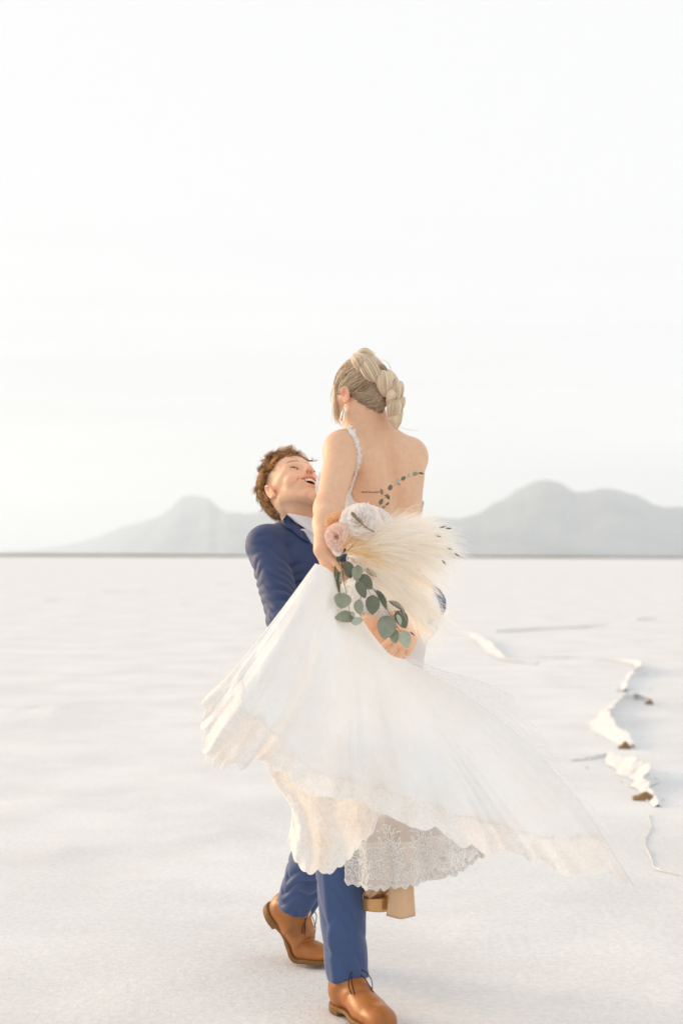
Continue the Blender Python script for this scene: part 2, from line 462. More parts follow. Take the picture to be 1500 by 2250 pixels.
# heaved crust ridges ------------------------------------------------
M_SOIL = principled('damp_soil', lin(140, 112, 78), 0.9, 0.2, noise=(40, .25), bump=(60, .6, .01))
def salt_ridge(px, hts, wl=0.17, seed=0, n=90, lean=0.03):
    g = np.array([G(u, v)[:2] for u, v in px])
    hh = np.interp(np.linspace(0, 1, n), np.linspace(0, 1, len(hts)), hts)
    c = spline(np.c_[g, np.zeros(len(g))], n)
    s = np.arange(n) / n
    d = nrm(np.gradient(c[:, :2], axis=0)); pn = np.stack([d[:, 1], -d[:, 0]], 1)      # perpendicular
    if pn[:, 0].mean() < 0: pn = -pn                                                   # away from the lit side
    c[:, :2] += pn * ((0.035 * vnoise(s * len(px) * 1.7, s * 0, s * 0, seed) + 0.012 * vnoise(s * len(px) * 6, s * 0, s * 0, seed + 1)) * np.clip(hh / .08, .1, 1))[:, None]
    hh = hh * (1 + 0.22 * vnoise(s * len(px) * 1.5, s * 0, s * 0 + 3, seed + 2) + 0.07 * vnoise(s * len(px) * 6, s * 0, s * 0, seed + 5)) + 0.004
    prof = [(-1.25, -0.03), (-1.0, 0.02), (-0.72, 0.22), (-0.45, 0.52), (-0.2, 0.84), (-0.05, 1.0), (0.04, 0.98), (0.06, 0.82), (0.10, 0.45), (0.30, 0.16), (0.7, 0.05), (1.2, -0.04)]
    rows = []
    for k, (o, z) in enumerate(prof):
        w_ = wl * np.clip(hh / 0.13, 0.25, 1.3)
        off = o * w_ + lean * z * np.clip(hh / .1, 0, 1)
        p = np.c_[c[:, :2] + pn * off[:, None], hh * z + 0.003]
        p[:, 2] += 0.007 * fbm(s * len(px) * 2.5, s * 0 + k * .8, s * 0, 3, seed + 9) * (0.1 < z < .95) * np.clip(hh / .08, 0, 1)
        rows.append(p)
    A = np.array(rows)
    A = np.stack([spline(A[:, i], 34) for i in range(n)], 1)
    A = np.stack([spline(A[j], n * 4) for j in range(A.shape[0])], 0)
    rough = np.clip(A[..., 2] / .03, 0, 1)
    for sc_, am in ((14, .012), (45, .006), (130, .0028)):
        A[..., 2] += rough * am * vnoise(A[..., 0] * sc_, A[..., 1] * sc_, A[..., 2] * sc_, seed + 3)
        A[..., 0] += rough * am * .8 * vnoise(A[..., 0] * sc_, A[..., 1] * sc_, A[..., 2] * sc_ + 9, seed + 4)
    V, Q, _ = gridmesh(A)
    # crumbs broken off along the crest line
    rgc = np.random.default_rng(seed + 1); crumbs = [(V, Q)]
    for _ in range(int(3 * len(px) * min(1, hh.max() / .1))):
        i = rgc.integers(0, n); r_ = rgc.uniform(.005, .013); side_ = rgc.normal() * wl * .9
        cc_ = np.array([c[i, 0] + pn[i, 0] * side_, c[i, 1] + pn[i, 1] * side_, 0.0]); 
        Vc, Qc, _u = gridmesh(np.array([[[math.sin(a) * math.cos(b), math.sin(a) * math.sin(b), .7 * math.cos(a)] for b in np.linspace(0, 6.2832, 8)] for a in np.linspace(0, math.pi, 6)]))
        Vc = Vc * (1 + .35 * vnoise(Vc[:, 0] * 2 + i, Vc[:, 1] * 2, Vc[:, 2] * 2, seed))[:, None] * r_ + cc_ + np.array([0, 0, r_ * .35]); crumbs.append((Vc, Qc))
    V, Q = merge(crumbs)
    return mk('salt_ridge', V, Q, M_SALT, kind='structure')
RIDGES = [
    ([(1448, 1774), (1412, 1738), (1406, 1712), (1372, 1690), (1330, 1662)], [.02, .06, .12, .13, .10, .03], .16, .04),
    ([(1330, 1664), (1300, 1668), (1255, 1672)], [.035, .02, .004], .08, .01),
    ([(1392, 1645), (1366, 1628), (1338, 1606), (1330, 1582), (1346, 1560), (1398, 1536), (1428, 1541)], [.04, .12, .15, .14, .12, .10, .03], .18, .05),
    ([(1372, 1520), (1382, 1500), (1392, 1484), (1408, 1466), (1385, 1458), (1350, 1452), (1260, 1446), (1180, 1444)], [.06, .10, .10, .11, .07, .04, .02, .004], .18, .03),
    ([(1385, 1516), (1352, 1519)], [.03, .005], .08, .01),
    ([(1180, 1458), (1115, 1450), (1098, 1440), (1078, 1428), (1064, 1412), (1040, 1398), (1004, 1388)], [.01, .04, .12, .12, .10, .05, .01], .26, .02),
    ([(1092, 1388), (1140, 1386), (1215, 1381), (1290, 1378), (1340, 1372)], [.03, .05, .03, .04, .005], .25, .0),
    ([(1400, 1362), (1440, 1360)], [.05, .02], .2, .0),
    ([(1424, 1790), (1428, 1822), (1416, 1860), (1430, 1892), (1442, 1912), (1500, 1925)], [.002, .005, .004, .005, .003, .002], .02, .0),
    ([(230, 1302), (262, 1301), (320, 1299)], [.05, .05, .02], .35, .0),
    ([(478, 1285), (508, 1284)], [.06, .03], .3, .0),
    ([(20, 1560), (90, 1556), (150, 1572)], [.006, .012, .01], .1, .0),
    ([(395, 1331), (430, 1330)], [.02, .012], .2, .0),
    ([(100, 1318), (140, 1317)], [.03, .02], .3, .0),
]
for i, (px, h, wl, lean) in enumerate(RIDGES):
    salt_ridge(px, [q * .66 for q in h], wl * .62, i * 11, max(40, 22 * len(px)), lean)
def soil_gap(a, b, apex, seed):
    """brown wedge of bare soil showing under a lifted slab"""
    A, B = G(*a), G(*b); T_ = G(*b); 
    k = np.linalg.norm(A[:2] - B[:2]); top = P(apex[0], apex[1], (A[1] + B[1]) / 2 - 0.02)
    n = 14; V = []; F = []
    mid = (A + B) / 2
    for i in range(n):
        s = i / (n - 1); base = A + (B - A) * s
        hz = top[2] * (1 - abs(s - 0.55) / 0.6) + 0.006 * vnoise(s * 9, 0, 0, seed)
        V += [base + np.array([0, -0.03, 0.0]), base + np.array([0, -0.012, max(hz, 0.003)]), base + np.array([0.02, 0.09, max(hz * .8, 0.0)]), base + np.array([0, 0.16, -0.01])]
    for i in range(n - 1):
        for j in range(3): F.append([4 * i + j, 4 * i + 4 + j, 4 * i + 5 + j, 4 * i + 1 + j])
    mk('bare_soil', np.array(V, float), F, M_SOIL, kind='structure', smooth=False)
soil_gap((1388, 1757), (1440, 1760), (1415, 1741), 1)
soil_gap((1356, 1646), (1384, 1646), (1370, 1629), 2)
soil_gap((1416, 1548), (1434, 1548), (1424, 1538), 3)

# mountains ----------------------------------------------------------
M_ROCK = principled('hazy_rock', (0.19, 0.205, 0.22), 0.95, 0.1, noise=(0.0016, .35))
def mountains(name, prof, seed, label):
    """prof: (u, v, distance) along the crest"""
    prof = np.array(prof, float)
    us = np.arange(prof[0, 0], prof[-1, 0], 5.0)
    vs = np.interp(us, prof[:, 0], prof[:, 1]); Ds = np.interp(us, prof[:, 0], prof[:, 2])
    ker = np.hanning(5); ker /= ker.sum(); vs = np.convolve(np.pad(vs, 2, 'edge'), ker, 'valid')
    vs = vs - 3.0 * fbm(us * 0.03, us * 0, us * 0, 4, seed) * np.clip((1218 - vs) / 60, 0, 1)
    rows = []
    NF = 26
    for k in range(NF + 9):
        t = k / NF if k <= NF else 1 - (k - NF) / 9.0
        pts = []
        for u, v, D in zip(us, vs, Ds):
            d = ray(u, v); d = d / d[1]; top = CAMO + d * D
            H = max(top[2], 2.0); dist = D - (1 - t) * 2600 if k <= NF else D + (1 - t) * 2600
            pts.append((d[0] * dist, dist, H * t ** 1.35))
        rows.append(pts)
    A = np.array(rows)
    H = A[NF, :, 2][None, :]
    T = A[..., 2] / H
    env = np.sin(np.pi * np.clip(T, 0, 1)) ** 0.8
    A[..., 2] += H * env * 0.17 * fbm(A[..., 0] * 0.0019, A[..., 1] * 0.0011, 0 * T, 5, seed + 4)
    A[..., 2] = np.minimum(A[..., 2], np.broadcast_to(H * (A[..., 1] / A[NF:NF + 1, :, 1]) * 0.985, T.shape) + (T > .99) * H * .015)
    A[..., 2] -= 3.0 * (T <= 0)
    V, Q, _ = gridmesh(A)
    return mk(name, V, Q, M_ROCK, kind='structure', label=label)
mountains('mountain_range', [(880, 1185, 9500), (920, 1150, 9400), (945, 1136, 9300), (975, 1140, 9200), (1010, 1142, 9000), (1050, 1128, 9000), (1085, 1104, 9000), (1105, 1094, 9000), (1135, 1078, 9000), (1160, 1062, 9000), (1180, 1053, 9000), (1203, 1053, 9000), (1232, 1063, 9000), (1256, 1079, 9000), (1290, 1079, 9000), (1330, 1075, 9000), (1365, 1078, 9000), (1410, 1096, 9000), (1445, 1109, 9000), (1480, 1114, 9000), (1520, 1118, 9000), (1600, 1105, 9000), (1720, 1130, 9000), (1900, 1120, 9500), (2100, 1170, 10000), (2350, 1215, 10500)], 31, 'pale grey hazy mountain with a rounded peak right of the couple')
mountains('mountain_range', [(-250, 1219, 22000), (-60, 1212, 20000), (90, 1205, 18000), (170, 1193, 16500), (215, 1180, 15500), (260, 1164, 14500), (300, 1150, 13500), (345, 1138, 12500), (366, 1124, 12000), (380, 1112, 12000), (398, 1095, 12000), (415, 1087, 12000), (440, 1087, 11800), (458, 1096, 11500), (478, 1116, 11500), (500, 1128, 11000), (528, 1124, 11000), (552, 1130, 11000), (580, 1123, 11000), (610, 1127, 11000), (650, 1120, 11000), (700, 1128, 11000), (760, 1140, 11000), (830, 1138, 11000), (900, 1150, 11000), (960, 1165, 11000), (1060, 1190, 11500), (1160, 1216, 12000)], 57, 'faint grey mountain fading into haze left of the couple')
# low dark bank along the far edge of the salt
xs = np.linspace(-3600, 3600, 240); hz = 2.9 + 0.5 * fbm(xs * 0.012, 0 * xs, 0 * xs, 3, 8)
A = np.array([np.c_[xs, 1600 + 60 * np.sin(xs * 0.001) + oy, hz * z] for oy, z in [(-14, -0.1), (-9, 0.45), (-4, 0.9), (0, 1), (6, 1), (14, 0.4), (24, -0.1)]])
V, Q, _ = gridmesh(A)
mk('far_bank', V, Q, principled('bank_earth', (0.20, 0.165, 0.135), 0.95, 0.1, noise=(0.03, .3)), kind='structure', label='thin dark bank along the far edge of the salt')
# ================================================================== people: shared builders
M_SKIN = principled('skin', (0.6, 0.4, 0.3), 0.5, 0.35, attr=True, noise=(60, .05), bump=(420, .12, .001), sss=0.22, sss_r=(.012, .005, .003))
def frame(f, roll=0.0, up=(0, 0, 1)):
    """columns right, forward, up for a forward direction"""
    f = nrm(f); r = nrm(np.cross(f, up)); u = np.cross(r, f)
    c, s = math.cos(roll), math.sin(roll)
    r2 = r * c + u * s
    return np.stack([r2, f, np.cross(r2, f)], 1)

def head_prims(fd, O, R, scale=1.0, male=True, smile=True):
    """sculpt a head into field fd: head axes x right, y face, z up; origin between the ears"""
    W = lambda x, y, z: O + R @ (np.array([x, y, z]) * scale)
    S = scale
    E = lambda c, r, k, RR=None: fd.add(ell(W(*c), np.array(r) * S, R if RR is None else R @ RR), k * S)
    C = lambda a, b, r1, r2, k: fd.add(cone(W(*a), W(*b), r1 * S, r2 * S), k * S)
    E((0, -.012, .036), (.075, .096, .086), .01)
    E((0, .028, -.030), (.060, .066, .085), .03)
    E((0, .055, .050), (.058, .040, .045), .03)                 # forehead
    for s in (-1, 1):
        C((s * .058, -.002, -.055), (s * .022, .064, -.117), .017, .016, .025)   # jaw
        E((s * .040, .058, -.034), (.024, .024, .022), .022)                     # cheek
        C((s * .045, .074, .022), (s * .012, .088, .018), .010, .011, .015)      # brow ridge
        E((s * .060, .030, .0), (.014, .040, .016), .02)                         # cheekbone
    E((0, .074, -.122), (.021, .016, .016), .02)                # chin
    for s in (-1, 1):
        fd.cut(ell(W(s * .033, .099, .000), np.array((.020, .019, .0125)) * S, R), .014 * S)     # eye hollow
        E((s * .033, .0735, .001), (.0150, .0135, .0125), .005)                   # lids
    C((0, .086, .016), (0, .110, -.022), .0085, .0105, .014)    # nose
    E((0, .113, -.028), (.0115, .0105, .0100), .008)
    for s in (-1, 1):
        E((s * .0125, .101, -.034), (.0085, .0105, .0085), .008)
        fd.cut(ell(W(s * .0068, .108, -.0415), np.array((.0042, .0062, .006)) * S, R), .002 * S)
    if smile:
        # open laughing mouth: muzzle, lips round a crescent opening
        E((0, .072, -.070), (.040, .026, .032), .02)
        th = np.linspace(-1, 1, 13)
        up = [(x * .035, .0975 - .024 * x * x, -.0570 + .003 * x * x) for x in th]
        lo = [(x * .035, .0900 - .0165 * x * x, -.0985 + .0435 * x * x) for x in th]
        for a, b in zip(up[:-1], up[1:]): C(a, b, .0052, .0052, .004)
        for a, b in zip(lo[:-1], lo[1:]): C(a, b, .0056, .0056, .004)
        for x in np.linspace(-.85, .85, 11):
            zt = -.0600 + .003 * x * x; zb = -.0940 + .034 * x * x
            fd.cut(ell(W(x * .033, .093 - .022 * x * x, (zt + zb) / 2), np.array((.0045, .022, max((zt - zb) / 2, .002))) * S, R), .002 * S)
        for s in (-1, 1):                                        # smile fold
            fd.cut(cone(W(s * .019, .102, -.036), W(s * .046, .072, -.066), .002 * S, .002 * S), .007 * S)
    else:
        C((-.02, .088, -.066), (.02, .088, -.066), .006, .006, .008)
        C((-.018, .086, -.076), (.018, .086, -.076), .006, .006, .008)
    for s in (-1, 1):                                            # ears
        tilt = np.array(Matrix.Rotation(math.radians(12), 3, 'X')) @ np.array(Matrix.Rotation(math.radians(-22 * s), 3, 'Z'))
        ec = np.array([s * .080, -.016, -.004])
        q_ = 1.0 if male else .84
        E(ec, (.0075 * q_, .0185 * q_, .0310 * q_), .004, tilt)
        fd.cut(ell(W(*(ec + np.array([s * .0075, .003, .004]))), np.array((.0065, .0105, .0175)) * S * q_, R @ tilt), .003 * S)
        rim = [ec + tilt @ np.array([s * .004, .0165 * q_ * math.cos(a), .0005 + .029 * q_ * math.sin(a)]) for a in np.linspace(0.2, 4.6, 14)]
        for a, b in zip(rim[:-1], rim[1:]): C(a, b, .0036, .0036, .003)
        E(ec + np.array([0, .008, -.027]) * q_, (.005 * q_, .008 * q_, .009 * q_), .005)
        E(ec + np.array([-s * .004, .014, -.003]), (.006, .006, .008), .005)
    return W

def finger(fd, base, d, n, lens, rads, bends, k=.0022):
    """chain of three phalanges bending towards -n"""
    p = np.array(base, float); ang = 0
    for L, b, (r1, r2) in zip(lens, bends, zip(rads[:-1], rads[1:])):
        ang += math.radians(b)
        q = p + L * (d * math.cos(ang) - n * math.sin(ang))
        fd.add(cone(p, q, r1, r2), k); p = q
    return p
def hand(fd, wrist, d, n, side, scale=1.0, bends=(20, 30, 20), spread=0.10, thumb=None, wrist_r=.026):
    """d to knuckles, n out of the back of the hand, side: thumb direction sign along s = d x n"""
    d = nrm(d); n = nrm(n - d * (n @ d)); s = np.cross(d, n) * side
    S = scale; wrist = np.asarray(wrist, float)
    ks = [.030, .010, -.010, -.029]; dk = [.088, .092, .087, .078]
    FL = [(.043, .026, .021), (.047, .030, .022), (.043, .028, .021), (.034, .021, .019)]
    tips = []
    for i in range(4):
        kn = wrist + S * (d * dk[i] + s * ks[i] - n * 0.003 * abs(i - 1.2))
        fd.add(cone(wrist + S * s * ks[i] * 0.55, kn, .0150 * S, .0115 * S), .014 * S)
        fd.add(ell(kn + n * .003 * S, np.array((.0105, .0105, .0105)) * S), .006 * S)
    fd.add(cone(wrist + S * d * .035 + S * s * .010 - S * n * .006, wrist + S * d * .06 - S * s * .012 - S * n * .006, .020 * S, .017 * S), .015 * S)
    for i in range(4):
        kn = wrist + S * (d * dk[i] + s * ks[i] - n * 0.003 * abs(i - 1.2))
        dd = nrm(d + s * spread * (1.5 - i) * 0.6)
        b = bends[i] if isinstance(bends[0], (tuple, list)) else bends
        tips.append(finger(fd, kn, dd, n, np.array(FL[i]) * S, np.array((.0103, .0092, .0084, .0070)) * S * (0.9 if i == 3 else 1), b))
    tb = wrist + S * (d * .030 + s * .026 - n * .006)
    td = nrm(thumb if thumb is not None else d * .75 + s * .55 - n * .35)
    fd.add(cone(wrist + S * d * .008 + S * s * .012, tb, .0155 * S, .0140 * S), .012 * S)
    t2 = tb + td * .036 * S
    fd.add(cone(tb, t2, .0135 * S, .0105 * S), .008 * S)
    fd.add(cone(t2, t2 + nrm(td + d * .4) * .030 * S, .0105 * S, .0082 * S), .004 * S)
    return tips
def limb(fd, pts, rads, k=.02):
    for (a, b), (r1, r2) in zip(zip(pts[:-1], pts[1:]), zip(rads[:-1], rads[1:])):
        fd.add(cone(a, b, r1, r2), k)

# ================================================================== the man
man = empty('person', (0.0, 4.6, 0.0), 'laughing man in navy suit and tan boots lifting the bride', 'person')
# joints
m_pelvis = np.array([.045, 4.62, .96]); m_abd = np.array([.0, 4.67, 1.13]); m_chest = np.array([-.075, 4.71, 1.32])
m_neck = np.array([-.118, 4.755, 1.475])
m_shR = np.array([-.245, 4.645, 1.415]); m_shL = np.array([.105, 4.80, 1.43])
m_elR = P(628, 1368, 4.47); m_elL = P(938, 1328, 4.60)
m_wrR = P(808, 1370, 4.225); m_wrL = P(912, 1366, 4.205)
m_hipR = np.array([-.035, 4.585, .94]); m_hipL = np.array([.115, 4.66, .94])
m_kneeL = P(733, 1790, 4.40)
btL = G(742, 2212); dL2 = nrm(np.array([.44, -.90, 0])); m_ankL = btL + dL2 * .064 + np.array([0, 0, .122])
tR = G(716, 2124); dR2 = nrm(np.array([.82, -.57, 0])); btR = tR - dR2 * .292 * 1.1; aR = math.radians(46)
m_ankR = btR + 1.1 * (dR2 * (.205 - .150 * math.cos(aR) + .12 * math.sin(aR)) + np.array([0, 0, .150 * math.sin(aR) + .12 * math.cos(aR)])); m_kneeR = np.array([-.03, 4.72, .56])
m_lat = nrm(m_shL - m_shR); m_up = nrm(m_neck - m_abd); m_up = nrm(m_up - m_lat * (m_up @ m_lat)); m_fw = np.cross(m_up, m_lat) * 1.0
if m_fw[1] > 0: m_fw = -m_fw
MT = np.stack([m_lat, m_fw, m_up], 1)
yaw, pit, rol = math.radians(50), math.radians(51), math.radians(11)
mf = np.array([math.cos(yaw) * math.cos(pit), -math.sin(yaw) * math.cos(pit), math.sin(pit)])
MH = frame(mf, rol)
MO = P(643, 1078, 4.735)

HD = .0017
def rng_of(c, h): return (c - h, c + h)
fx = [(*rng_of(MO[0] + .0, .115), HD), (m_wrR[0] - .02, m_wrL[0] + .03, .0026)]
fy = [(*rng_of(MO[1] + .0, .125), HD), (4.09, 4.27, .0026)]
fz = [(*rng_of(MO[2] + .02, .135), HD), (m_wrR[2] - .10, m_wrR[2] + .04, .0026)]
fd = Field(axis_of(-.36, .40, .007, fx), axis_of(4.08, 5.06, .007, fy), axis_of(.04, 1.84, .009, fz))
MW = head_prims(fd, MO, MH, 1.0, True, True)
# neck
fd.add(cone(MW(0, -.030, -.035), m_neck + m_up * -.01, .056, .062), .03)
fd.add(cone(MW(0, -.004, -.078), m_neck + m_fw * .035, .037, .038), .022)
fd.add(cone(MW(.045, -.02, -.03), m_neck + m_fw * .05 - m_lat * .02, .016, .014), .02)     # neck cord
fd.add(ell(MW(0, .052, -.118), (.012, .014, .012)), .03)
# trunk and limbs (under the clothes)
fd.add(ell(m_chest, (.165, .105, .19), MT), .04)
fd.add(ell(m_abd, (.145, .095, .16), MT), .05)
fd.add(ell(m_pelvis, (.155, .10, .12), MT), .05)
fd.add(cone(m_neck - m_up * .03, m_shR, .05, .045), .04); fd.add(cone(m_neck - m_up * .03, m_shL, .05, .045), .04)
for sh, el, wr in ((m_shR, m_elR, m_wrR), (m_shL, m_elL, m_wrL)):
    limb(fd, [sh, el, wr], [.050, .040, .027])
for hp, kn, an in ((m_hipL, m_kneeL, m_ankL), (m_hipR, m_kneeR, m_ankR)):
    limb(fd, [hp, kn, an], [.075, .052, .036], .03)
    fd.add(ell(an + np.array([0.02, -.02, -.03]), (.03, .03, .03)), .02)
# clasped hands: the left lies over the right, below the bride's hips
dL = P(884, 1412, 4.16) - m_wrL
hand(fd, m_wrL, P(880, 1418, 4.16) - m_wrL, np.array([.25, -.95, .1]), 1 if np.cross(nrm(dL), np.array([.25, -.95, .1]))[0] < 0 else -1, 1.0,
     bends=[(28, 14, 10), (24, 16, 10), (22, 18, 12), (20, 20, 12)], spread=.24, thumb=np.array([-.75, -.2, .05]))
dR = P(880, 1400, 4.215) - m_wrR
sgn = 1 if np.cross(nrm(dR), np.array([-.2, -.95, .1]))[2] > 0 else -1
hand(fd, m_wrR + np.array([0, .012, 0]), P(880, 1402, 4.225) - m_wrR, np.array([-.1, -.95, -.1]), sgn, .95, bends=(18, 30, 20), spread=.1, thumb=np.array([.8, -.1, .5]))
V, Q = fd.mesh(2)
Lc = (V - MO) @ MH                                            # head-local coordinates for colour
def blob(c, r, p=1.0):
    d = ((Lc - np.array(c)) / np.array(r)); return np.exp(-(d ** 2).sum(1) ** p)
skin = np.tile(lin(236, 192, 160), (len(V), 1))
def tint(c, wgt, col):
    global skin
    skin = skin * (1 - wgt[:, None]) + np.asarray(col)[None] * wgt[:, None]
for s in (-1, 1):
    tint(skin, 0.22 * blob((s * .042, .06, -.035), (.03, .04, .028)), lin(224, 140, 116))
    tint(skin, 0.38 * blob((s * .082, -.016, -.004), (.016, .024, .036), 2), lin(226, 138, 114))
tint(skin, 0.12 * blob((0, .11, -.03), (.022, .03, .018)), lin(222, 132, 106))
hd = Lc[:, 2] > -.2
beard = sm(-.035, -.075, Lc[:, 2]) * sm(-.02, .03, Lc[:, 1]) * (np.linalg.norm(Lc, axis=1) < .155)
tint(skin, 0.30 * beard, lin(172, 122, 92))
# cropped hair at the side of the head
stub = sm(.018, .05, Lc[:, 2] + .35 * np.clip(-Lc[:, 1] - .01, 0, .1)) * sm(.052, .034, Lc[:, 1]) * (np.abs(Lc[:, 0]) > .03) * (Lc[:, 2] > -.03)
tint(skin, 0.55 * stub, lin(150, 112, 84))
# brows, lash line, lips
for s in (-1, 1):
    x = Lc[:, 0] * s
    arc = .0275 + .0045 * np.sin(np.clip((x - .010) / .042, 0, 1) * 2.4)
    bw = sm(.0062, .0030, np.abs(Lc[:, 2] - arc)) * sm(.008, .014, x) * sm(.056, .046, x) * (Lc[:, 1] > .05)
    tint(skin, 0.62 * bw, lin(128, 88, 58))
lipc = lin(212, 138, 120)
xx = np.clip(Lc[:, 0] / .035, -1, 1)
up = np.hypot(Lc[:, 2] - (-.0570 + .003 * xx * xx), (Lc[:, 1] - (.0985 - .024 * xx * xx)) * .7)
lo = np.hypot(Lc[:, 2] - (-.0985 + .0435 * xx * xx), (Lc[:, 1] - (.0910 - .0165 * xx * xx)) * .7)
mouth = (np.abs(Lc[:, 0]) < .040) & (Lc[:, 1] > .055)
tint(skin, 0.75 * mouth * np.maximum(sm(.0075, .005, up), sm(.0085, .0055, lo)), lipc)
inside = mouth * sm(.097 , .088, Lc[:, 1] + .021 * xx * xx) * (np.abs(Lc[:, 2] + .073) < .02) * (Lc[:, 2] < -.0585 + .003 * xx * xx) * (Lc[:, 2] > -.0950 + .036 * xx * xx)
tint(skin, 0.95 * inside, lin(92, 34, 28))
nostr = blob((.0068, .106, -.041), (.005, .008, .006), 2) + blob((-.0068, .106, -.041), (.005, .008, .006), 2)
tint(skin, 0.6 * np.clip(nostr, 0, 1), lin(120, 50, 36))
man_body = mk('body', V, Q, M_SKIN, man, col=skin)
MAN_BVH = bvh(V, Q)
# eyes
def uvsphere(c, r, nu=20, nv=14, R=None):
    a = np.linspace(0, math.pi, nv)[:, None]; b = np.linspace(0, 2 * math.pi, nu + 1)[None, :]
    p = np.stack([np.sin(a) * np.cos(b), np.sin(a) * np.sin(b), np.cos(a) * np.ones_like(b)], -1) * np.asarray(r)
    if R is not None: p = p @ np.asarray(R).T
    Vv, Qq, _ = gridmesh(p + np.asarray(c)); return Vv, Qq
M_EYE = principled('eye', (1, 1, 1), 0.12, 0.5, attr=True)
for s in (-1, 1):
    c = MW(s * .033, .0795, .0020)
    V, Q = uvsphere(c, (.0120, .0115, .0074), R=MH)
    look = nrm(MH @ np.array([.12 * 1, 1, .28])); loc = (V - c) @ MH
    dd = np.hypot(loc[:, 0] - .002, loc[:, 2] - .0015); front = loc[:, 1] > 0
    ccol = np.tile(lin(214, 196, 184), (len(V), 1)); ccol[(dd < .0062) & front] = lin(58, 52, 54); ccol[(dd < .0024) & front] = lin(20, 18, 20)
    edge = (np.abs(loc[:, 2]) > .0056) & (loc[:, 2] > 0)
    ccol[edge] = lin(70, 46, 34)
    mk('eye', V, Q, M_EYE, man, col=ccol)
    # lash line
    xs_ = np.linspace(-.0155, .0155, 9)
    path = np.array([MW(s * .033 + x, .0880 - 8 * x * x, .0055 - 20 * x * x) for x in xs_])
    V, Q = tubes([path], [np.full(9, .0015)], 5)
    mk('eyelash', V, Q, principled('lash', lin(70, 48, 34), .8), man)
# upper teeth
M_TEETH = principled('teeth', lin(246, 236, 218), 0.25, 0.5)
T = []
for i in range(-4, 5):
    x = i * .0069
    T.append(uvsphere(MW(x, .0930 - 19.0 * x * x, -.0655 + 3.0 * x * x), (.0038, .003, .0076), 10, 8, MH))
V, Q = merge(T); mk('teeth', V, Q, M_TEETH, man)
# ================================================================== the man's clothes
def suit_material(name, color):
    m = principled(name, color, 0.62, 0.35, noise=(14, .06), sheen=0.25)
    t = m.node_tree; b = next(n for n in t.nodes if n.type == 'BSDF_PRINCIPLED')
    tc = next(n for n in t.nodes if n.type == 'TEX_COORD')
    w1 = t.nodes.new('ShaderNodeTexNoise'); w1.inputs['Scale'].default_value = 700
    t.links.new(tc.outputs['Object'], w1.inputs['Vector'])
    bp = t.nodes.new('ShaderNodeBump'); bp.inputs['Strength'].default_value = .35; bp.inputs['Distance'].default_value = .0008
    t.links.new(w1.outputs[0], bp.inputs['Height']); t.links.new(bp.outputs[0], b.inputs['Normal'])
    return m
M_SUIT = suit_material('navy_wool', lin(46, 63, 104))
M_SHIRT = principled('white_shirt', (0.80, 0.80, 0.83), 0.7, 0.3, bump=(500, .2, .0006))
def arm_folds(a, b, amp, seed, fr=20, tw=1.2, fade=(0, 1)):
    d = nrm(b - a); L = np.linalg.norm(b - a)
    e1 = nrm(np.cross(d, (0, 0, 1))); e2 = np.cross(d, e1)
    def g(x, y, z):
        px, py, pz = x - a[0], y - a[1], z - a[2]
        t = px * d[0] + py * d[1] + pz * d[2]
        c1 = px * e1[0] + py * e1[1] + pz * e1[2]; c2 = px * e2[0] + py * e2[1] + pz * e2[2]
        r = np.sqrt(c1 ** 2 + c2 ** 2)
        m = sm(.12, .085, r) * sm(-.05, .02, t) * sm(L + .06, L, t)
        th = np.arctan2(c2, c1)
        w_ = vnoise(t * 9, np.cos(th) * 1.4, np.sin(th) * 1.4, seed + 3)
        f = np.sin(t * fr * 2 * math.pi / 2.2 + tw * np.sin(th + 1.0) * 2 + 2.6 * w_)
        f = 2.0 * (1 - np.abs(f)) ** 1.4 - .7
        f = f * (.35 + .65 * sm(-.3, .5, vnoise(t * 13, np.cos(th) * 1.7, np.sin(th) * 1.7, seed + 8)))
        return amp * f * m * (0.45 + 0.55 * sm(fade[0], fade[1], t / L))
    return g
jf = Field(axis_of(-.40, .42, .0042, []), axis_of(4.22, 4.98, .0042, []), axis_of(.84, 1.58, .0042, []))
jf.add(ell(m_chest + m_up * .01, (.188, .122, .195), MT), .03)
jf.add(ell(m_abd, (.168, .116, .19), MT), .05)
jf.add(ell(m_pelvis + np.array([0, .01, .0]), (.178, .124, .13), MT), .05)
jf.add(cone(m_neck - m_up * .016 - m_fw * .012 - m_lat * .03, m_shR + m_up * .004, .052, .050), .05)
jf.add(cone(m_neck - m_up * .028 - m_fw * .01, m_shL + m_up * .004, .052, .050), .05)
for sh, el, wr in ((m_shR, m_elR, m_wrR), (m_shL, m_elL, m_wrL)):
    c_end = el + (wr - el) * 0.86
    jf.add(ell(sh, (.062, .062, .064)), .03)
    limb(jf, [sh, el, c_end], [.062, .056, .039], .022)
jf.warp(arm_folds(m_shR, m_elR, .0042, 3, 27, 2.2, (-.4, .5)), .025)
jf.warp(arm_folds(m_elR, m_wrR, .005, 8, 22, 1.0), .025)
jf.warp(arm_folds(m_shL, m_elL, .0042, 5, 26, 1.3), .025)
jf.warp(arm_folds(m_elL, m_wrL, .005, 6, 22, 1.0), .025)
def chest_folds(x, y, z):
    q = (np.stack([x, y, z], -1) - m_chest) @ MT
    return .0060 * vnoise(q[:, 0] * 9 + q[:, 2] * 7, q[:, 2] * 10 - q[:, 0] * 8, q[:, 1] * 3, 12) * sm(.16, .08, np.abs(q[:, 0]))
jf.warp(chest_folds, .02)
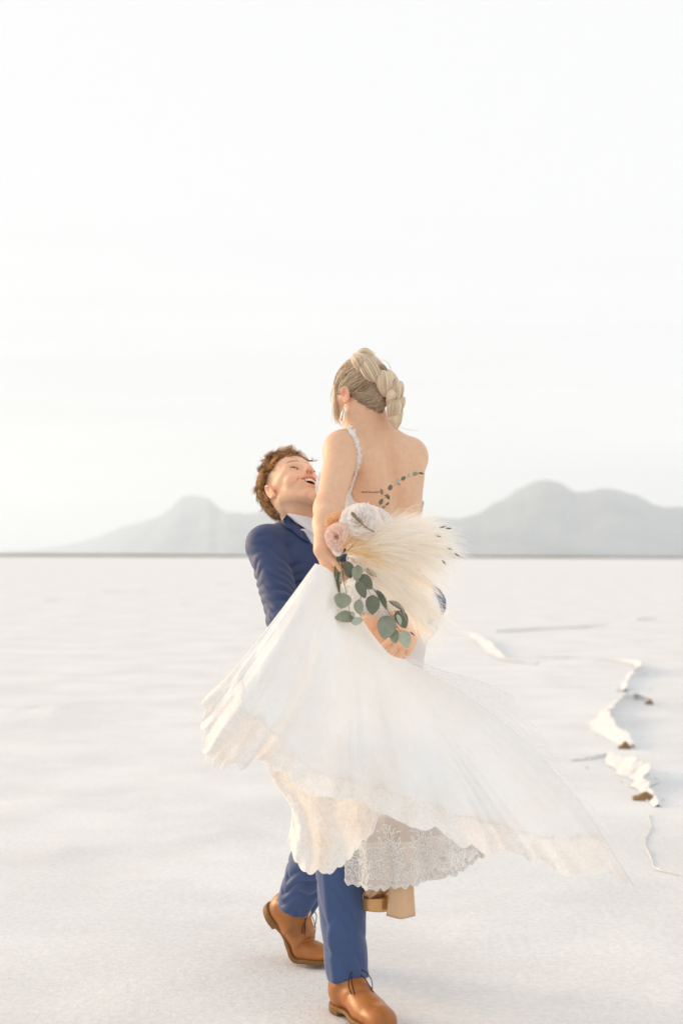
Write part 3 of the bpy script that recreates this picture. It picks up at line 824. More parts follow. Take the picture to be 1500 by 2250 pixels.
# cuffs end before the wrists; open neck and front
for el, wr in ((m_elR, m_wrR), (m_elL, m_wrL)):
    d = nrm(wr - el); e = el + (wr - el) * 0.86
    jf.cut(cone(e + d * .045, e + d * .10, .046, .046), .002)
jf.cut(cone(m_neck - m_up * .035 + m_fw * .02, m_neck + m_up * .14 + m_fw * .02, .064, .066), .006)
def vfront(x, y, z):
    q = (np.stack([x, y, z], -1) - m_chest) @ MT
    wv = .062 * sm(-.13, .15, q[:, 2])
    inside = np.minimum(np.minimum(wv - np.abs(q[:, 0]), q[:, 1] - .02), q[:, 2] + .13)
    return inside
jf.clip(vfront)
V, Q = jf.mesh(2)
jacket = mk('jacket', V, Q, M_SUIT, man)
JB = bvh(V, Q)
# armhole seam
def snap(tree, p, off):
    loc, n, i, d = tree.find_nearest(Vector(p)); n = np.array(n)
    if n @ (np.asarray(p) - m_chest) < 0 and np.linalg.norm(np.asarray(p) - np.array(loc)) > 1e-4: n = n
    return np.array(loc) + n * off
ring = []
for px in [(606, 1150), (618, 1168), (630, 1196), (638, 1226), (644, 1256), (648, 1290)]:
    h = hit(JB, *px, off=.0005)
    if h is not None: ring.append(h)
pth = spline(np.array(ring), 30)
# collar and lapel, laid on the jacket front
def strip(inner, outer, off0, off1, nu=26, nv=8, mirror=False, tree=None):
    a = spline(np.array(inner, float), nu); b = spline(np.array(outer, float), nu)
    rows = []
    for j in range(nv):
        s = j / (nv - 1); row = []
        for i in range(nu):
            uv = a[i] * (1 - s) + b[i] * s
            h = hit(tree or JB, uv[0], uv[1], off=0.0)
            if h is None or h[1] > 4.80: h = P(uv[0], uv[1], row[-1][1] if row else 4.66)
            row.append(h)
        rows.append(row)
    A = np.array(rows)
    for _ in range(6):
        A[1:-1, 1:-1] = (A[:-2, 1:-1] + A[2:, 1:-1] + A[1:-1, :-2] + A[1:-1, 2:]) / 4
        A[:, 1:-1] = A[:, 1:-1] * .4 + .3 * (A[:, :-2] + A[:, 2:])
    cd = nrm(CAMO - A); s = np.linspace(0, 1, nv)[:, None, None]
    top = A + cd * (off0 * (1 - s) + off1 * s) + cd * .006 * np.sin(s * math.pi)
    bot = A - cd * .004
    if mirror:
        fl = lambda X: X - 2 * ((X - m_neck) @ m_lat)[..., None] * m_lat
        top, bot = fl(top), fl(bot)
    full = np.concatenate([top, bot[::-1]], 0); full = np.concatenate([full, full[:1]], 0)
    V, Q, _ = gridmesh(full)
    return V, (Q[:, ::-1] if mirror else Q)
lap_in = [(650, 1150), (664, 1158), (680, 1170), (694, 1184), (712, 1205)]
lap_out = [(641, 1165), (654, 1177), (668, 1186), (684, 1196), (704, 1210)]
col_in = [(630, 1131), (638, 1138), (645, 1145), (651, 1150)]
col_out = [(617, 1147), (624, 1154), (633, 1162), (640, 1164)]
for mir in (False, True):
    V, Q = strip(lap_in, lap_out, .008, .010, mirror=mir); mk('lapel', V, Q, M_SUIT, jacket)
    V, Q = strip(col_in, col_out, .008, .009, 18, 8, mirror=mir); mk('collar', V, Q, M_SUIT, jacket)
# shirt: front and standing collar
sf = Field(axis_of(-.32, .14, .0045, []), axis_of(4.5, 4.92, .0045, []), axis_of(1.1, 1.58, .0045, []))
sf.add(ell(m_chest + m_up * .005, (.172, .113, .185), MT), .03)
sf.add(cone(m_neck - m_up * .06, m_neck - m_up * .012, .072, .064), .03)
sf.clip(lambda x, y, z: ((np.stack([x, y, z], -1) - m_neck) @ m_up) - .004)
V, Q = sf.mesh(1); shirt = mk('shirt', V, Q, M_SHIRT, man)
nax = nrm(MW(0, -.01, -.05) - (m_neck - m_up * .01)); e1 = nrm(np.cross(nax, m_fw)); e2 = np.cross(nax, e1)
def collar_ring(r0, r1, h0, h1, front_dip, n=48):
    rows = []
    for rr, hh in ((r0, h0), (r1, h1), (r1 + .003, h1 - .001), (r0 + .010, h0 - .004)):
        row = []
        for a in np.linspace(0, 2 * math.pi, n):
            d = e1 * math.cos(a) + e2 * math.sin(a); f = max(0.0, d @ m_fw)
            row.append(m_neck + m_fw * .012 + d * (rr + .012 * f) + nax * (hh - front_dip * f ** 1.5))
        rows.append(row)
    rows.append(rows[0]); V, Q, _ = gridmesh(np.array(rows)); return V, Q
V, Q = collar_ring(.094, .084, -.03, .050, .026); mk('collar_band', V, Q, M_SHIRT, shirt)
for mir in (False,):
    V, Q = strip([(631, 1127), (650, 1130), (672, 1134), (698, 1141)], [(634, 1134), (652, 1149), (674, 1163), (692, 1178)], .012, .022, 24, 8, mirror=mir, tree=MAN_BVH); mk('collar_leaf', V, Q, M_SHIRT, shirt)
# pale pink tie knot just showing at the open collar
tk = Field(axis_of(-.2, .0, .003, []), axis_of(4.5, 4.8, .003, []), axis_of(1.2, 1.56, .003, []))
kc = m_neck + m_fw * .088 - m_up * .028
tk.add(ell(kc, (.016, .010, .016), MT), .004); tk.add(ell(kc - m_up * .09 - m_fw * .0, (.026, .010, .10), MT), .008)
V, Q = tk.mesh(1); mk('tie', V, Q, principled('blush_tie', lin(216, 190, 186), .6, .3, bump=(300, .2, .0006)), man)
# shirt cuffs
for el, wr in ((m_elR, m_wrR), (m_elL, m_wrL)):
    d = nrm(wr - el); e = el + (wr - el) * 0.86
    x1 = nrm(np.cross(d, (0, 0, 1))); x2 = np.cross(d, x1); rows = []
    for off, r in ((-.02, .034), (.030, .0335), (.030, .031), (-.02, .030)):
        rows.append([e + d * off + r * (math.cos(a) * x1 + math.sin(a) * x2) for a in np.linspace(0, 2 * math.pi, 33)])
    V, Q, _ = gridmesh(np.array(rows)); mk('shirt_cuff', V, Q, M_SHIRT, shirt)

# trousers ------------------------------------------------------------
M_TROUSER = suit_material('blue_wool', lin(58, 80, 124))
tf = Field(axis_of(-.30, .36, .0045, []), axis_of(4.22, 5.08, .0045, []), axis_of(.10, 1.06, .0045, []))
tf.add(ell(m_pelvis, (.168, .112, .12), MT), .04)
limb(tf, [m_hipL, m_kneeL], [.098, .073], .04)
limb(tf, [m_hipR, m_kneeR], [.098, .080], .04)
shL = nrm(m_ankL - m_kneeL); shR = nrm(m_ankR - m_kneeR)
tf.add(cone(m_kneeL, m_ankL + shL * .05, .072, .064), .03)
tf.add(cone(m_kneeR, m_ankR + shR * .05, .080, .068), .03)
tf.add(ell((m_kneeL * .55 + m_ankL * .45) + np.array([.02, .03, 0]), (.052, .052, .12)), .05)     # calf
# pressed creases
cr = nrm(np.array([-.62, -.78, 0]))
tf.add(cone(m_kneeL + cr * .066, m_ankL + shL * .05 + cr * .060, .006, .006), .012)
tf.warp(arm_folds(m_kneeL, m_ankL, .0038, 31, 9, 1.6), .02)
tf.warp(arm_folds(m_kneeR, m_ankR, .0080, 37, 15, 1.3), .02)
hemL = m_ankL + shL * .030; hemR = m_ankR + shR * .030
def hems(x, y, z):
    p = np.stack([x, y, z], -1)
    dl = np.linalg.norm(np.cross(p - m_kneeL, shL), axis=1); dr = np.linalg.norm(np.cross(p - m_kneeR, shR), axis=1)
    tl = (p - hemL) @ nrm(shL * .9 + np.array([.15, -.25, -.1])); tr = (p - hemR) @ nrm(shR + np.array([.1, -.1, 0]))
    return np.where(dl < dr, tl, tr)
tf.clip(hems)
V, Q = tf.mesh(2)
trousers = mk('trousers', V, Q, M_TROUSER, man)

# boots ----------------------------------------------------------------
M_LEATHER = principled('tan_leather', lin(172, 108, 54), 0.40, 0.4, noise=(14, .36), bump=(160, .12, .0008))
M_SOLE = principled('boot_sole', lin(132, 92, 52), 0.6, 0.3, noise=(60, .15))
M_LACE = principled('dark_lace', lin(66, 44, 32), 0.8, 0.2)
def make_boot(heel, fwd, bend, side, pitch=0.0):
    fwd = nrm(np.array([fwd[0], fwd[1], 0])); rt = np.array([fwd[1], -fwd[0], 0]); upv = np.array([0, 0, 1.0])
    def place(V):
        V = np.array(V, float); y = V[:, 1].copy(); z = V[:, 2].copy()
        if bend:
            yb = .205; a = bend * sm(.245, .150, y)
            dy, dz = y - yb, z
            y = yb + dy * np.cos(a) + dz * np.sin(a)
            z = -dy * np.sin(a) + dz * np.cos(a)
        k_ = 1.1
        return np.asarray(heel) + k_ * V[:, :1] * rt + k_ * y[:, None] * fwd + k_ * z[:, None] * upv
    boot = empty_part('boot', man)
    f = Field(axis_of(-.07, .07, .003, []), axis_of(-.02, .33, .003, []), axis_of(-.01, .20, .003, []))
    f.add(cone((0, .050, .06), (0, .056, .125), .042, .041), .01)
    f.add(ell((0, .042, .055), (.037, .044, .055)), .02)
    f.add(cone((0, .075, .075), (0, .165, .050), .044, .038), .03)
    f.add(ell((side * .004, .205, .040), (.047, .078, .034)), .03)
    f.add(ell((side * .002, .262, .036), (.036, .042, .026)), .025)
    f.add(ell((side * .012, .12, .045), (.030, .06, .035)), .02)
    f.clip(lambda x, y, z: .021 - z)
    # quarters overlap the vamp; stitched edge
    f.warp(lambda x, y, z: -.0022 * sm(.004, -.004, y - (.150 + .35 * (z - .06)) + .6 * np.abs(x)), .01)
    f.warp(lambda x, y, z: .0016 * vnoise(x * 60, y * 45, z * 60, 4) * sm(.03, .09, z) , .01)
    V, Q = f.mesh(2); mk_sub('upper', place(V), Q, M_LEATHER, boot)
    f = Field(axis_of(-.08, .08, .003, []), axis_of(-.03, .33, .003, []), axis_of(-.02, .05, .003, []))
    f.add(ell((0, .042, .012), (.041, .050, .060)), .01); f.add(ell((side * .003, .205, .012), (.051, .088, .060)), .03)
    f.add(cone((0, .06, .012), (side * .003, .18, .012), .034, .042), .03); f.add(ell((side * .002, .265, .012), (.039, .047, .060)), .03)
    f.clip(lambda x, y, z: np.maximum(z - .0245, np.where(y < .078, 0.0, np.where(y > .150, .010, .010 + .004 * np.sin((y - .078) / .072 * math.pi))) * 1.0 - z + .0 * y))
    V, Q = f.mesh(1); V[:, 2] -= np.where(V[:, 1] > .11, .0, 0) ; mk_sub('sole', place(V - np.array([0, 0, 0])), Q, M_SOLE, boot)
    L = []
    for k in range(3):
        y = .085 + .022 * k; z = .128 - .017 * k
        L.append(spline([(-.020, y + .006, z - .016), (-.010, y + .004, z - .002), (0, y + .002, z + .004), (.010, y + .004, z - .002), (.020, y + .006, z - .016)], 14))
    L.append(spline([(0, .098, .122), (.018, .118, .126), (.034, .135, .100), (.030, .150, .078), (.014, .130, .098), (.002, .100, .120)], 14))
    L.append(spline([(0, .098, .122), (-.020, .115, .128), (-.038, .130, .104), (-.030, .146, .080), (-.016, .126, .100), (-.002, .100, .120)], 14))
    L.append(spline([(.002, .1, .121), (.020, .125, .108), (.028, .160, .080), (.034, .178, .064)], 14))
    L.append(spline([(-.002, .1, .121), (-.016, .125, .112), (-.022, .165, .086), (-.030, .180, .066)], 14))
    V, Q = tubes(np.array(L), np.full((len(L), 14), .0014), 6); mk_sub('lace', place(V), Q, M_LACE, boot)
    V, Q = uvsphere((0, .098, .123), (.006, .005, .004), 10, 8); mk_sub('lace_knot', place(V), Q, M_LACE, boot)
    return boot
def empty_part(name, parent):
    o = bpy.data.objects.new(name, None); COL.objects.link(o); o.parent = parent; BASE[o.name] = BASE[parent.name]; o.empty_display_size = .05
    return o
def mk_sub(name, V, Q, mat, parent, **k):
    return mk(name, V, Q, mat, parent, **k)
make_boot((btL[0], btL[1], 0.0), dL2, 0.0, -1)
make_boot((btR[0], btR[1], 0.0), dR2, aR, 1)

# hair ------------------------------------------------------------------
M_HAIR_M = principled('brown_curls', (0.2, 0.12, 0.06), 0.45, 0.4, attr=True)
def scalp(th, ph, off=0.0):
    return np.array([(.076 + off) * math.cos(ph) * math.sin(th), -.012 + (.097 + off) * math.cos(ph) * math.cos(th), .036 + (.087 + off) * math.sin(ph)])
def hair_here(q):
    x, y, z = q
    top = z > .078 - .10 * max(0, -y) - 0.02 * (y > .03) and z > (.074 if y > .0 else .05)
    back = y < -.055 and z > -.072
    mid = z > .060 + .7 * (y + .02) and y < -.01
    return (top or back or mid) and y < .078
rg = np.random.default_rng(5)
paths, rads, cols = [], [], []
n_try = 0
nlock = 0
while nlock < 520 and n_try < 40000:
    n_try += 1
    v3 = nrm(rg.normal(size=3)); q = np.array([v3[0] * .0755, -.012 + v3[1] * .0965, .036 + v3[2] * .0865])
    if not hair_here(q): continue
    nlock += 1
    n = nrm(np.array([v3[0] / .0755, v3[1] / .0965, v3[2] / .0865]))
    toplen = .030 + .026 * sm(.04, .11, q[2]) + .012 * sm(.0, .06, q[1]) * (q[2] > .08)
    Ln = toplen * rg.uniform(.7, 1.2)
    if q[2] < .0: Ln = .034 * rg.uniform(.7, 1.2)
    lean = nrm(rg.normal(size=3) * .6 + np.array([0, .35 if q[2] > .08 else -.25, -.35 if q[2] < .05 else .1]))
    lean = lean - n * (lean @ n)
    K = 16; t = np.linspace(0, 1, K)
    turns = rg.uniform(1.4, 2.4) * rg.choice([-1, 1]); ph = rg.uniform(0, 6.28); rr = rg.uniform(.006, .011)
    e1_ = nrm(np.cross(n, lean)); e2_ = np.cross(n, e1_)
    lc = lin(*(np.array([188, 144, 96]) * rg.uniform(.7, 1.22)))
    for _ in range(13):
        dv = rg.normal(size=3) * .0024; p2 = ph + rg.normal() * .5; r2 = rr * rg.uniform(.8, 1.2); L2_ = Ln * rg.uniform(.85, 1.12)
        ax = n[None] * (L2_ * np.sin(t * 1.5) * .62)[:, None] + lean[None] * (L2_ * .70 * t ** 1.7)[:, None]
        hel = (r2 * sm(0, .35, t))[:, None] * (np.cos(p2 + turns * 6.28 * t)[:, None] * e1_ + np.sin(p2 + turns * 6.28 * t)[:, None] * nrm(lean + .4 * e2_))
        pth = q[None] - n[None] * .002 + ax + hel + dv * (.5 + t[:, None])
        paths.append(MO + pth @ MH.T); rads.append(.0007 * (1 - .6 * t ** 2) * rg.uniform(.7, 1.2)); cols.append(lc * rg.uniform(.8, 1.2))
V, Q = tubes(np.array(paths), np.array(rads), 4)
cc = np.repeat(np.array(cols), 16 * 4, 0)
# dense under-layer close to the scalp
hf_ = Field(axis_of(MO[0] - .16, MO[0] + .16, .003, []), axis_of(MO[1] - .16, MO[1] + .16, .003, []), axis_of(MO[2] - .1, MO[2] + .18, .003, []))
hf_.add(ell(MW(0, -.014, .037), (.0785, .0975, .0895), MH), 0)
def capclip(x, y, z):
    q = (np.stack([x, y, z], -1) - MO) @ MH
    yy, zz = q[:, 1], q[:, 2]
    top = (.080 - .25 * np.clip(-yy, 0, .1) + .012 * sm(.0, .06, yy)) - zz
    back = np.maximum(yy + .060, -.070 - zz)
    return np.maximum(np.minimum(top, back), yy - .073)
hf_.clip(capclip); hf_.warp(lambda x, y, z: -.004 * vnoise(x * 70, y * 70, z * 70, 2) - .003, .012)
V2, Q2 = hf_.mesh(1)
Va, Qa = merge([(V, Q), (V2, Q2)])
mk('hair', Va, Qa, M_HAIR_M, man, col=np.r_[cc, np.tile(lin(124, 92, 60), (len(V2), 1))])
# ================================================================== the bride
bride = empty('person', (0.13, 4.42, 0.0), 'blonde bride in white lace gown lifted off the ground, back to the camera', 'person')
b_rt = nrm(np.array([.74, .67, 0])); b_fw = nrm(np.array([-.67, .74, 0])); b_up = np.array([0, 0, 1.0])
BT = np.stack([b_rt, b_fw, b_up], 1)
b_pel = P(840, 1330, 4.40); b_wst = P(838, 1195, 4.435); b_rib = P(833, 1085, 4.445); b_upc = P(826, 1010, 4.44); b_nck = P(812, 950, 4.435)
b_shL = P(752, 990, 4.325); b_shR = P(900, 1004, 4.52)
b_elL = P(722, 1118, 4.13); b_wrL = P(707, 1208, 3.97)
b_elR = P(872, 1085, 4.78); b_wrR = P(742, 1108, 4.93)
b_hipL = b_pel + b_rt * -.075 + np.array([0, 0, -.03]); b_hipR = b_pel + b_rt * .075 + np.array([0, 0, -.03])
SAN_L = P(897, 2016, 4.26); SAN_R = P(893, 2004, 4.40)
b_ankL = SAN_L + b_fw * .036 + np.array([0, 0, .185]); b_ankR = SAN_R + b_fw * .036 + np.array([0, 0, .185])
b_knL = P(862, 1655, 4.30); b_knR = P(872, 1650, 4.44)
bf = nrm(np.array([-.60, .76, -.24])); BH = frame(bf, math.radians(0)); BO = P(794, 872, 4.42)
HS = .95
fx = [(b_wrL[0] - .04, b_wrL[0] + .06, .0024), (BO[0] - .1, BO[0] + .02, .003)]
fy = [(3.86, 4.03, .0024), (BO[1] - .09, BO[1] + .05, .003)]
fz = [(b_wrL[2] - .13, b_wrL[2] + .04, .0024), (BO[2] - .12, BO[2] + .12, .003)]
fd = Field(axis_of(-.16, .40, .005, fx), axis_of(3.84, 5.08, .006, fy), axis_of(.16, 2.0, .006, fz))
BW = head_prims(fd, BO, BH, HS, False, False)
fd.add(cone(BW(0, -.028, -.04), b_nck + np.array([0, 0, .005]), .047, .052), .03)
fd.add(cone(BW(0, .006, -.07), b_nck + b_fw * .03, .038, .036), .03)
fd.add(ell(b_upc, (.150, .080, .085), BT), .04)
fd.add(ell(b_rib, (.146, .098, .160), BT), .05)
fd.add(cone(b_shR + np.array([-.012, -.03, -.05]), b_wst + b_rt * .085, .045, .035), .05)
fd.add(ell(b_wst, (.114, .082, .120), BT), .06)
fd.add(ell(b_pel, (.150, .112, .125), BT), .06)
for s in (-1, 1):
    fd.add(ell(b_pel + b_rt * s * .07 - b_fw * .05 + np.array([0, 0, -.03]), (.085, .085, .09), BT), .04)
    fd.add(ell(b_rib + b_rt * s * .062 + b_fw * (.100 if s > 0 else .126) + np.array([0, 0, .022]), (.064, .062, .066), BT), .04)
    # shoulder blade
    fd.add(ell(b_upc + b_rt * s * .078 - b_fw * .070 + np.array([0, 0, -.045]), (.042, .020, .066), BT @ np.array(Matrix.Rotation(s * .25, 3, 'Y'))), .035)
    fd.add(cone(b_wst + b_rt * s * .035 - b_fw * .055, b_rib + b_rt * s * .045 - b_fw * .070, .025, .025), .04)
for sh in (b_shL, b_shR):
    fd.add(cone(b_nck + np.array([0, 0, .005]) - b_fw * .01, sh + np.array([0, 0, .012]), .036, .036), .055)
    fd.add(ell(sh, (.047, .047, .052)), .035)
fd.cut(cone(b_nck - b_fw * .094 - np.array([0, 0, .06]), b_wst - b_fw * .104, .012, .012), .035)     # furrow of the spine
limb(fd, [b_shL, b_elL, b_wrL], [.0530, .0395, .0240], .03)
fd.add(ell(b_elL * .62 + b_wrL * .38, (.034, .034, .046)), .03)
limb(fd, [b_shR, b_elR, b_wrR], [.0460, .036, .024], .03)
hand(fd, b_wrR, np.array([-.85, .25, -.35]), np.array([.3, .9, .2]), 1, .88, bends=(15, 20, 15))
for hp, kn, an in ((b_hipL, b_knL, b_ankL), (b_hipR, b_knR, b_ankR)):
    limb(fd, [hp, kn, an], [.085, .050, .030], .04)
    fd.add(ell(kn * .68 + an * .32 - b_fw * .015, (.045, .045, .08)), .04)
# hand gripping stems and the edge of the train
gd = nrm(np.array([.30, .05, -.95])); gn = nrm(np.array([-.85, -.45, -.2]))
hand(fd, b_wrL, gd, gn, -1, .86, bends=[(62, 78, 50), (64, 80, 50), (66, 80, 50), (66, 78, 50)], spread=.02, thumb=np.array([.55, -.55, -.55]))
# feet inside the sandals, toes pointing down
for an, so in ((b_ankL, SAN_L), (b_ankR, SAN_R)):
    z_ = np.array([0, 0, 1.0])
    fd.add(cone(an, so + b_fw * .026 + z_ * .158, .030, .024), .02)
    fd.add(cone(so + b_fw * .05 + z_ * .160, so + b_fw * .150 + z_ * .060, .030, .025), .02)
    fd.add(ell(so + b_fw * .175 + z_ * .048, (.037, .050, .018), BT), .02)
V, Q = fd.mesh(2)
Lb = (V - BO) @ BH / HS
skin = np.tile(lin(226, 184, 152), (len(V), 1))
def tb(wgt, col):
    global skin
    skin = skin * (1 - wgt[:, None]) + np.asarray(col)[None] * wgt[:, None]
bl = lambda c, r: np.exp(-((((Lb - np.array(c)) / np.array(r)) ** 2).sum(1)) ** 2)
for s in (-1, 1): tb(.5 * bl((s * .08, -.016, -.004), (.018, .026, .036)), lin(226, 150, 126))
tb(.35 * np.exp(-(((V - b_elL) / .05) ** 2).sum(1)), lin(222, 158, 130))
tb(.30 * np.exp(-(((V - (b_wrL + gd * .08)) / .06) ** 2).sum(1)), lin(222, 150, 122))
tb(.12 * np.clip(vnoise(V[:, 0] * 14, V[:, 1] * 14, V[:, 2] * 14, 3), 0, 1), lin(214, 152, 124))
bride_body = mk('body', V, Q, M_SKIN, bride, col=skin)
BB = bvh(V, Q)

# lettered tattoo line across the back: two short cursive words
strokes = []
for u0, u1, n, ph in ((794, 807, 5, 0.0), (809, 833, 10, 1.2)):
    pts = []
    for i in range(n * 4 + 1):
        s = i / (n * 4.0); a = s * n * 2 * math.pi + ph
        pts.append((u0 + (u1 - u0) * s + .35 * math.cos(a), 1081.3 + 1.35 * math.sin(a) * (1 + .35 * math.sin(s * 9 + ph)) + .6 * math.sin(s * 3)))
    h = [hit(BB, u, v, off=.0004) for u, v in pts]
    h = np.array([p for p in h if p is not None])
    if len(h) > 4: strokes.append(spline(h, 60))
V, Q = tubes(np.array(strokes), np.full((len(strokes), 60), .00055), 4)
mk('tattoo', V, Q, principled('tattoo_ink', lin(112, 78, 66), .7, .2), bride)

# ------------------------------------------------------------------ hair
def hair_material(name, attr=True):
    m, t, o = newmat(name)
    b = t.nodes.new('ShaderNodeBsdfPrincipled'); t.links.new(b.outputs[0], o.inputs['Surface'])
    b.inputs['Roughness'].default_value = .42; b.inputs['Specular IOR Level'].default_value = .45
    a = t.nodes.new('ShaderNodeAttribute'); a.attribute_name = 'col'
    t.links.new(a.outputs['Color'], b.inputs['Base Color'])
    return m
M_HAIR_B = hair_material('ash_blonde_hair')
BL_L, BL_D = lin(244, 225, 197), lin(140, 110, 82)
# smooth under-cap on the skull
hc = Field(axis_of(BO[0] - .12, BO[0] + .12, .003, []), axis_of(BO[1] - .13, BO[1] + .13, .003, []), axis_of(BO[2] - .10, BO[2] + .16, .003, []))
hc.add(ell(BW(0, -.012, .036), np.array((.0785, .099, .0895)) * HS, BH), 0)
hc.add(ell(BW(0, -.046, -.040), np.array((.050, .050, .050)) * HS, BH), .02)
def bcap(x, y, z):
    q = (np.stack([x, y, z], -1) - BO) @ BH / HS
    low = -.070 + .75 * np.clip(np.abs(q[:, 0]) - .012, 0, 1)                   # nape line rising to the ears
    low = np.where(q[:, 1] > -.03, np.maximum(low, -.052 + 1.05 * (q[:, 1] + .03) + .018), low)
    return np.maximum(low - q[:, 2], np.where(q[:, 2] < .12, q[:, 1] - .075, -1))
hc.clip(bcap); V2, Q2 = hc.mesh(1)
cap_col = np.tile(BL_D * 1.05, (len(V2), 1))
# strands drawn from the hairline back into the braid
rg = np.random.default_rng(11)
def on_skull(q, off):
    c = np.array([0, -.012, .036]); r = np.array([.0785, .099, .0895]); d = q - c
    return c + d / np.sqrt(((d / r) ** 2).sum(-1, keepdims=True)) * (1 + off)
braid_px = [(786, 792), (806, 786), (822, 800), (836, 812), (846, 838), (856, 862), (866, 886), (866, 908)]
b_line = []
for i, (u, v) in enumerate(braid_px):
    b_line.append((P(u, v, 4.36 - .004 * i) - BO) @ BH / HS)
b_line = np.array(b_line)
paths, rads, cols = [], [], []
for i in range(4200):
    a = rg.uniform(-1, 1)
    side = -1 if rg.uniform() < .8 else 1                       # mostly her left, seen side
    t = rg.uniform(0, 1)
    # hairline curve: forehead -> temple -> over ear -> nape
    hl = spline(np.array([(0, .082, .085), (.040, .075, .070), (.062, .050, .040), (.074, .018, .012), (.076, -.020, .016), (.066, -.052, -.020), (.040, -.078, -.048), (.0, -.090, -.055)]), 60)
    s = hl[min(59, int(t * 60))] * np.array([side, 1, 1]) + rg.normal(size=3) * .004
    k = min(len(b_line) - 1, max(0, int(round((t * 1.15) * 4.6 + rg.normal() * .5))))
    e = b_line[k] + rg.normal(size=3) * .010
    e = on_skull(e, .02); K = 14; tt = np.linspace(0, 1, K)[:, None]
    p = s * (1 - tt) + e * tt
    p = on_skull(p, .0) ; bulge = .018 + .035 * np.sin(tt * math.pi) * rg.uniform(.3, 1.0)
    p = np.array([0, -.012, .036]) + (p - np.array([0, -.012, .036])) * (1 + bulge)
    p += .0015 * rg.normal(size=3)
    paths.append(BO + (p * HS) @ BH.T); rads.append(np.full(K, rg.uniform(.0005, .0010)))
    c = BL_D + (BL_L - BL_D) * np.clip(rg.normal(.45, .28) - .25 * (t > .55), 0, 1)
    cols.append(np.repeat(np.tile(c * rg.uniform(.85, 1.1), (K, 1)), 4, 0))
V, Q = tubes(np.array(paths), np.array(rads), 4)
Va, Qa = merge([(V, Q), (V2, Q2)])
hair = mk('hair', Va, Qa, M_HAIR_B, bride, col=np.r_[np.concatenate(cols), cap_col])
nw, nr, nc = [], [], []
CB = bvh(V2, Q2)
def on_head(u, v, off):
    h = [x for x in (hit(CB, u, v, off=off), hit(BB, u, v, off=off)) if x is not None]
    return min(h, key=lambda x: x[1]) if h else None
for _ in range(1100):
    f_ = rg.uniform(); v0 = 866 + 42 * f_ ** .8 + rg.normal() * 3; u0 = 776 + 66 * f_ + rg.normal() * 4
    f2 = np.clip(f_ + rg.normal() * .15, 0, 1); u1, v1 = 842 + 20 * f2 + rg.normal() * 3, 832 + 56 * f2 + rg.normal() * 3
    pts = []
    for t in np.linspace(0, 1, 7):
        u = u0 + (u1 - u0) * t; v = v0 + (v1 - v0) * t + 6 * math.sin(math.pi * t) * (1 - f_)
        h = on_head(u, v, .0008 + .007 * math.sin(math.pi * t * .75) * rg.uniform(.6, 1))
        if h is not None and h[1] < 4.5: pts.append(h)
    if len(pts) < 5: continue
    nw.append(spline(np.array(pts), 14)); nr.append(np.full(14, rg.uniform(.0004, .0008)))
    c = BL_D + (BL_L - BL_D) * np.clip(rg.normal(.35, .25), 0, 1); nc.append(np.repeat(np.linspace(.8, 1.1, 14)[:, None] * c[None], 3, 0))
V, Q = tubes(np.array(nw), np.array(nr), 3); mk('nape_strand', V, Q, M_HAIR_B, hair, col=np.concatenate(nc), kind='stuff')
# the pull-through braid: plump lobes of strands
def lobe(a, b, wd, Y, seed, side=0):
    """a,b pixel ends of the lobe; a bundle of strands swelling in the middle"""
    rg = np.random.default_rng(seed)
    A, B = P(a[0], a[1], Y), P(b[0], b[1], Y - .004)
    A, B = A - (B - A) * .12, B + (B - A) * .10
    d = nrm(B - A); L = np.linalg.norm(B - A); view = nrm(CAMO - A); e1 = nrm(np.cross(d, view)); e2 = np.cross(e1, d)
    K, N = 16, 300
    t = np.linspace(0, 1, K); env = np.sin(math.pi * (t * .93 + .035)) ** .70
    ph = rg.uniform(0, 2 * math.pi, N); rr = np.sqrt(rg.uniform(.80, 1, N))
    pa = []
    for i in range(N):
        x = wd * .5 * math.cos(ph[i]) * rr[i]; y = wd * .42 * math.sin(ph[i]) * rr[i]
        pa.append(A + d * (L * t)[:, None] + e1 * (x * env)[:, None] + e2 * (y * env + .026 * np.sin(math.pi * t) - .012)[:, None] + e1 * (side * .006 * np.sin(math.pi * t))[:, None])
    rad = np.outer(rg.uniform(.0005, .0010, N), .55 + .45 * env)
    V, Q = tubes(np.array(pa), rad, 4)
    ends = np.minimum(t, 1 - t)
    shade = np.clip(rg.normal(.78, .2, N), .2, 1.1)[:, None]
    c = BL_D[None, None] + (BL_L - BL_D)[None, None] * (shade * (0.75 + .25 * np.ones_like(t)[None]))[..., None]
    # body of the lobe
    g = np.array([[A + d * L * tt + (e1 * math.cos(a_) * wd * .44 + e2 * math.sin(a_) * wd * .37) * en + e2 * (.026 * math.sin(math.pi * tt) - .012) + e1 * side * .006 * math.sin(math.pi * tt) for a_ in np.linspace(0, 2 * math.pi, 15)] for tt, en in zip(t, env)])
    V3, Q3, _ = gridmesh(g)
    return V, Q, np.repeat(c.reshape(-1, 3), 4, 0), V3, Q3
LOBES = [
    # a, b, width, depth
    ((872, 906), (871, 938), .030, 4.345, 1), ((882, 900), (877, 930), .022, 4.365, 1),
    ((886, 874), (876, 904), .028, 4.370, 1), ((868, 876), (862, 918), .038, 4.335, 0),
    ((880, 840), (878, 874), .030, 4.375, 1), ((868, 838), (868, 882), .032, 4.345, 0), ((858, 850), (852, 886), .024, 4.335, -1),
    ((848, 815), (872, 842), .034, 4.375, 1), ((842, 818), (846, 866), .042, 4.335, 0), ((856, 818), (850, 850), .026, 4.340, 0),
    ((806, 784), (840, 814), .042, 4.385, 1), ((796, 784), (830, 842), .046, 4.340, 0),
    ((780, 786), (822, 790), .034, 4.390, -2.2), ((778, 780), (796, 814), .040, 4.345, -1),
]
pieces = []; pc = []
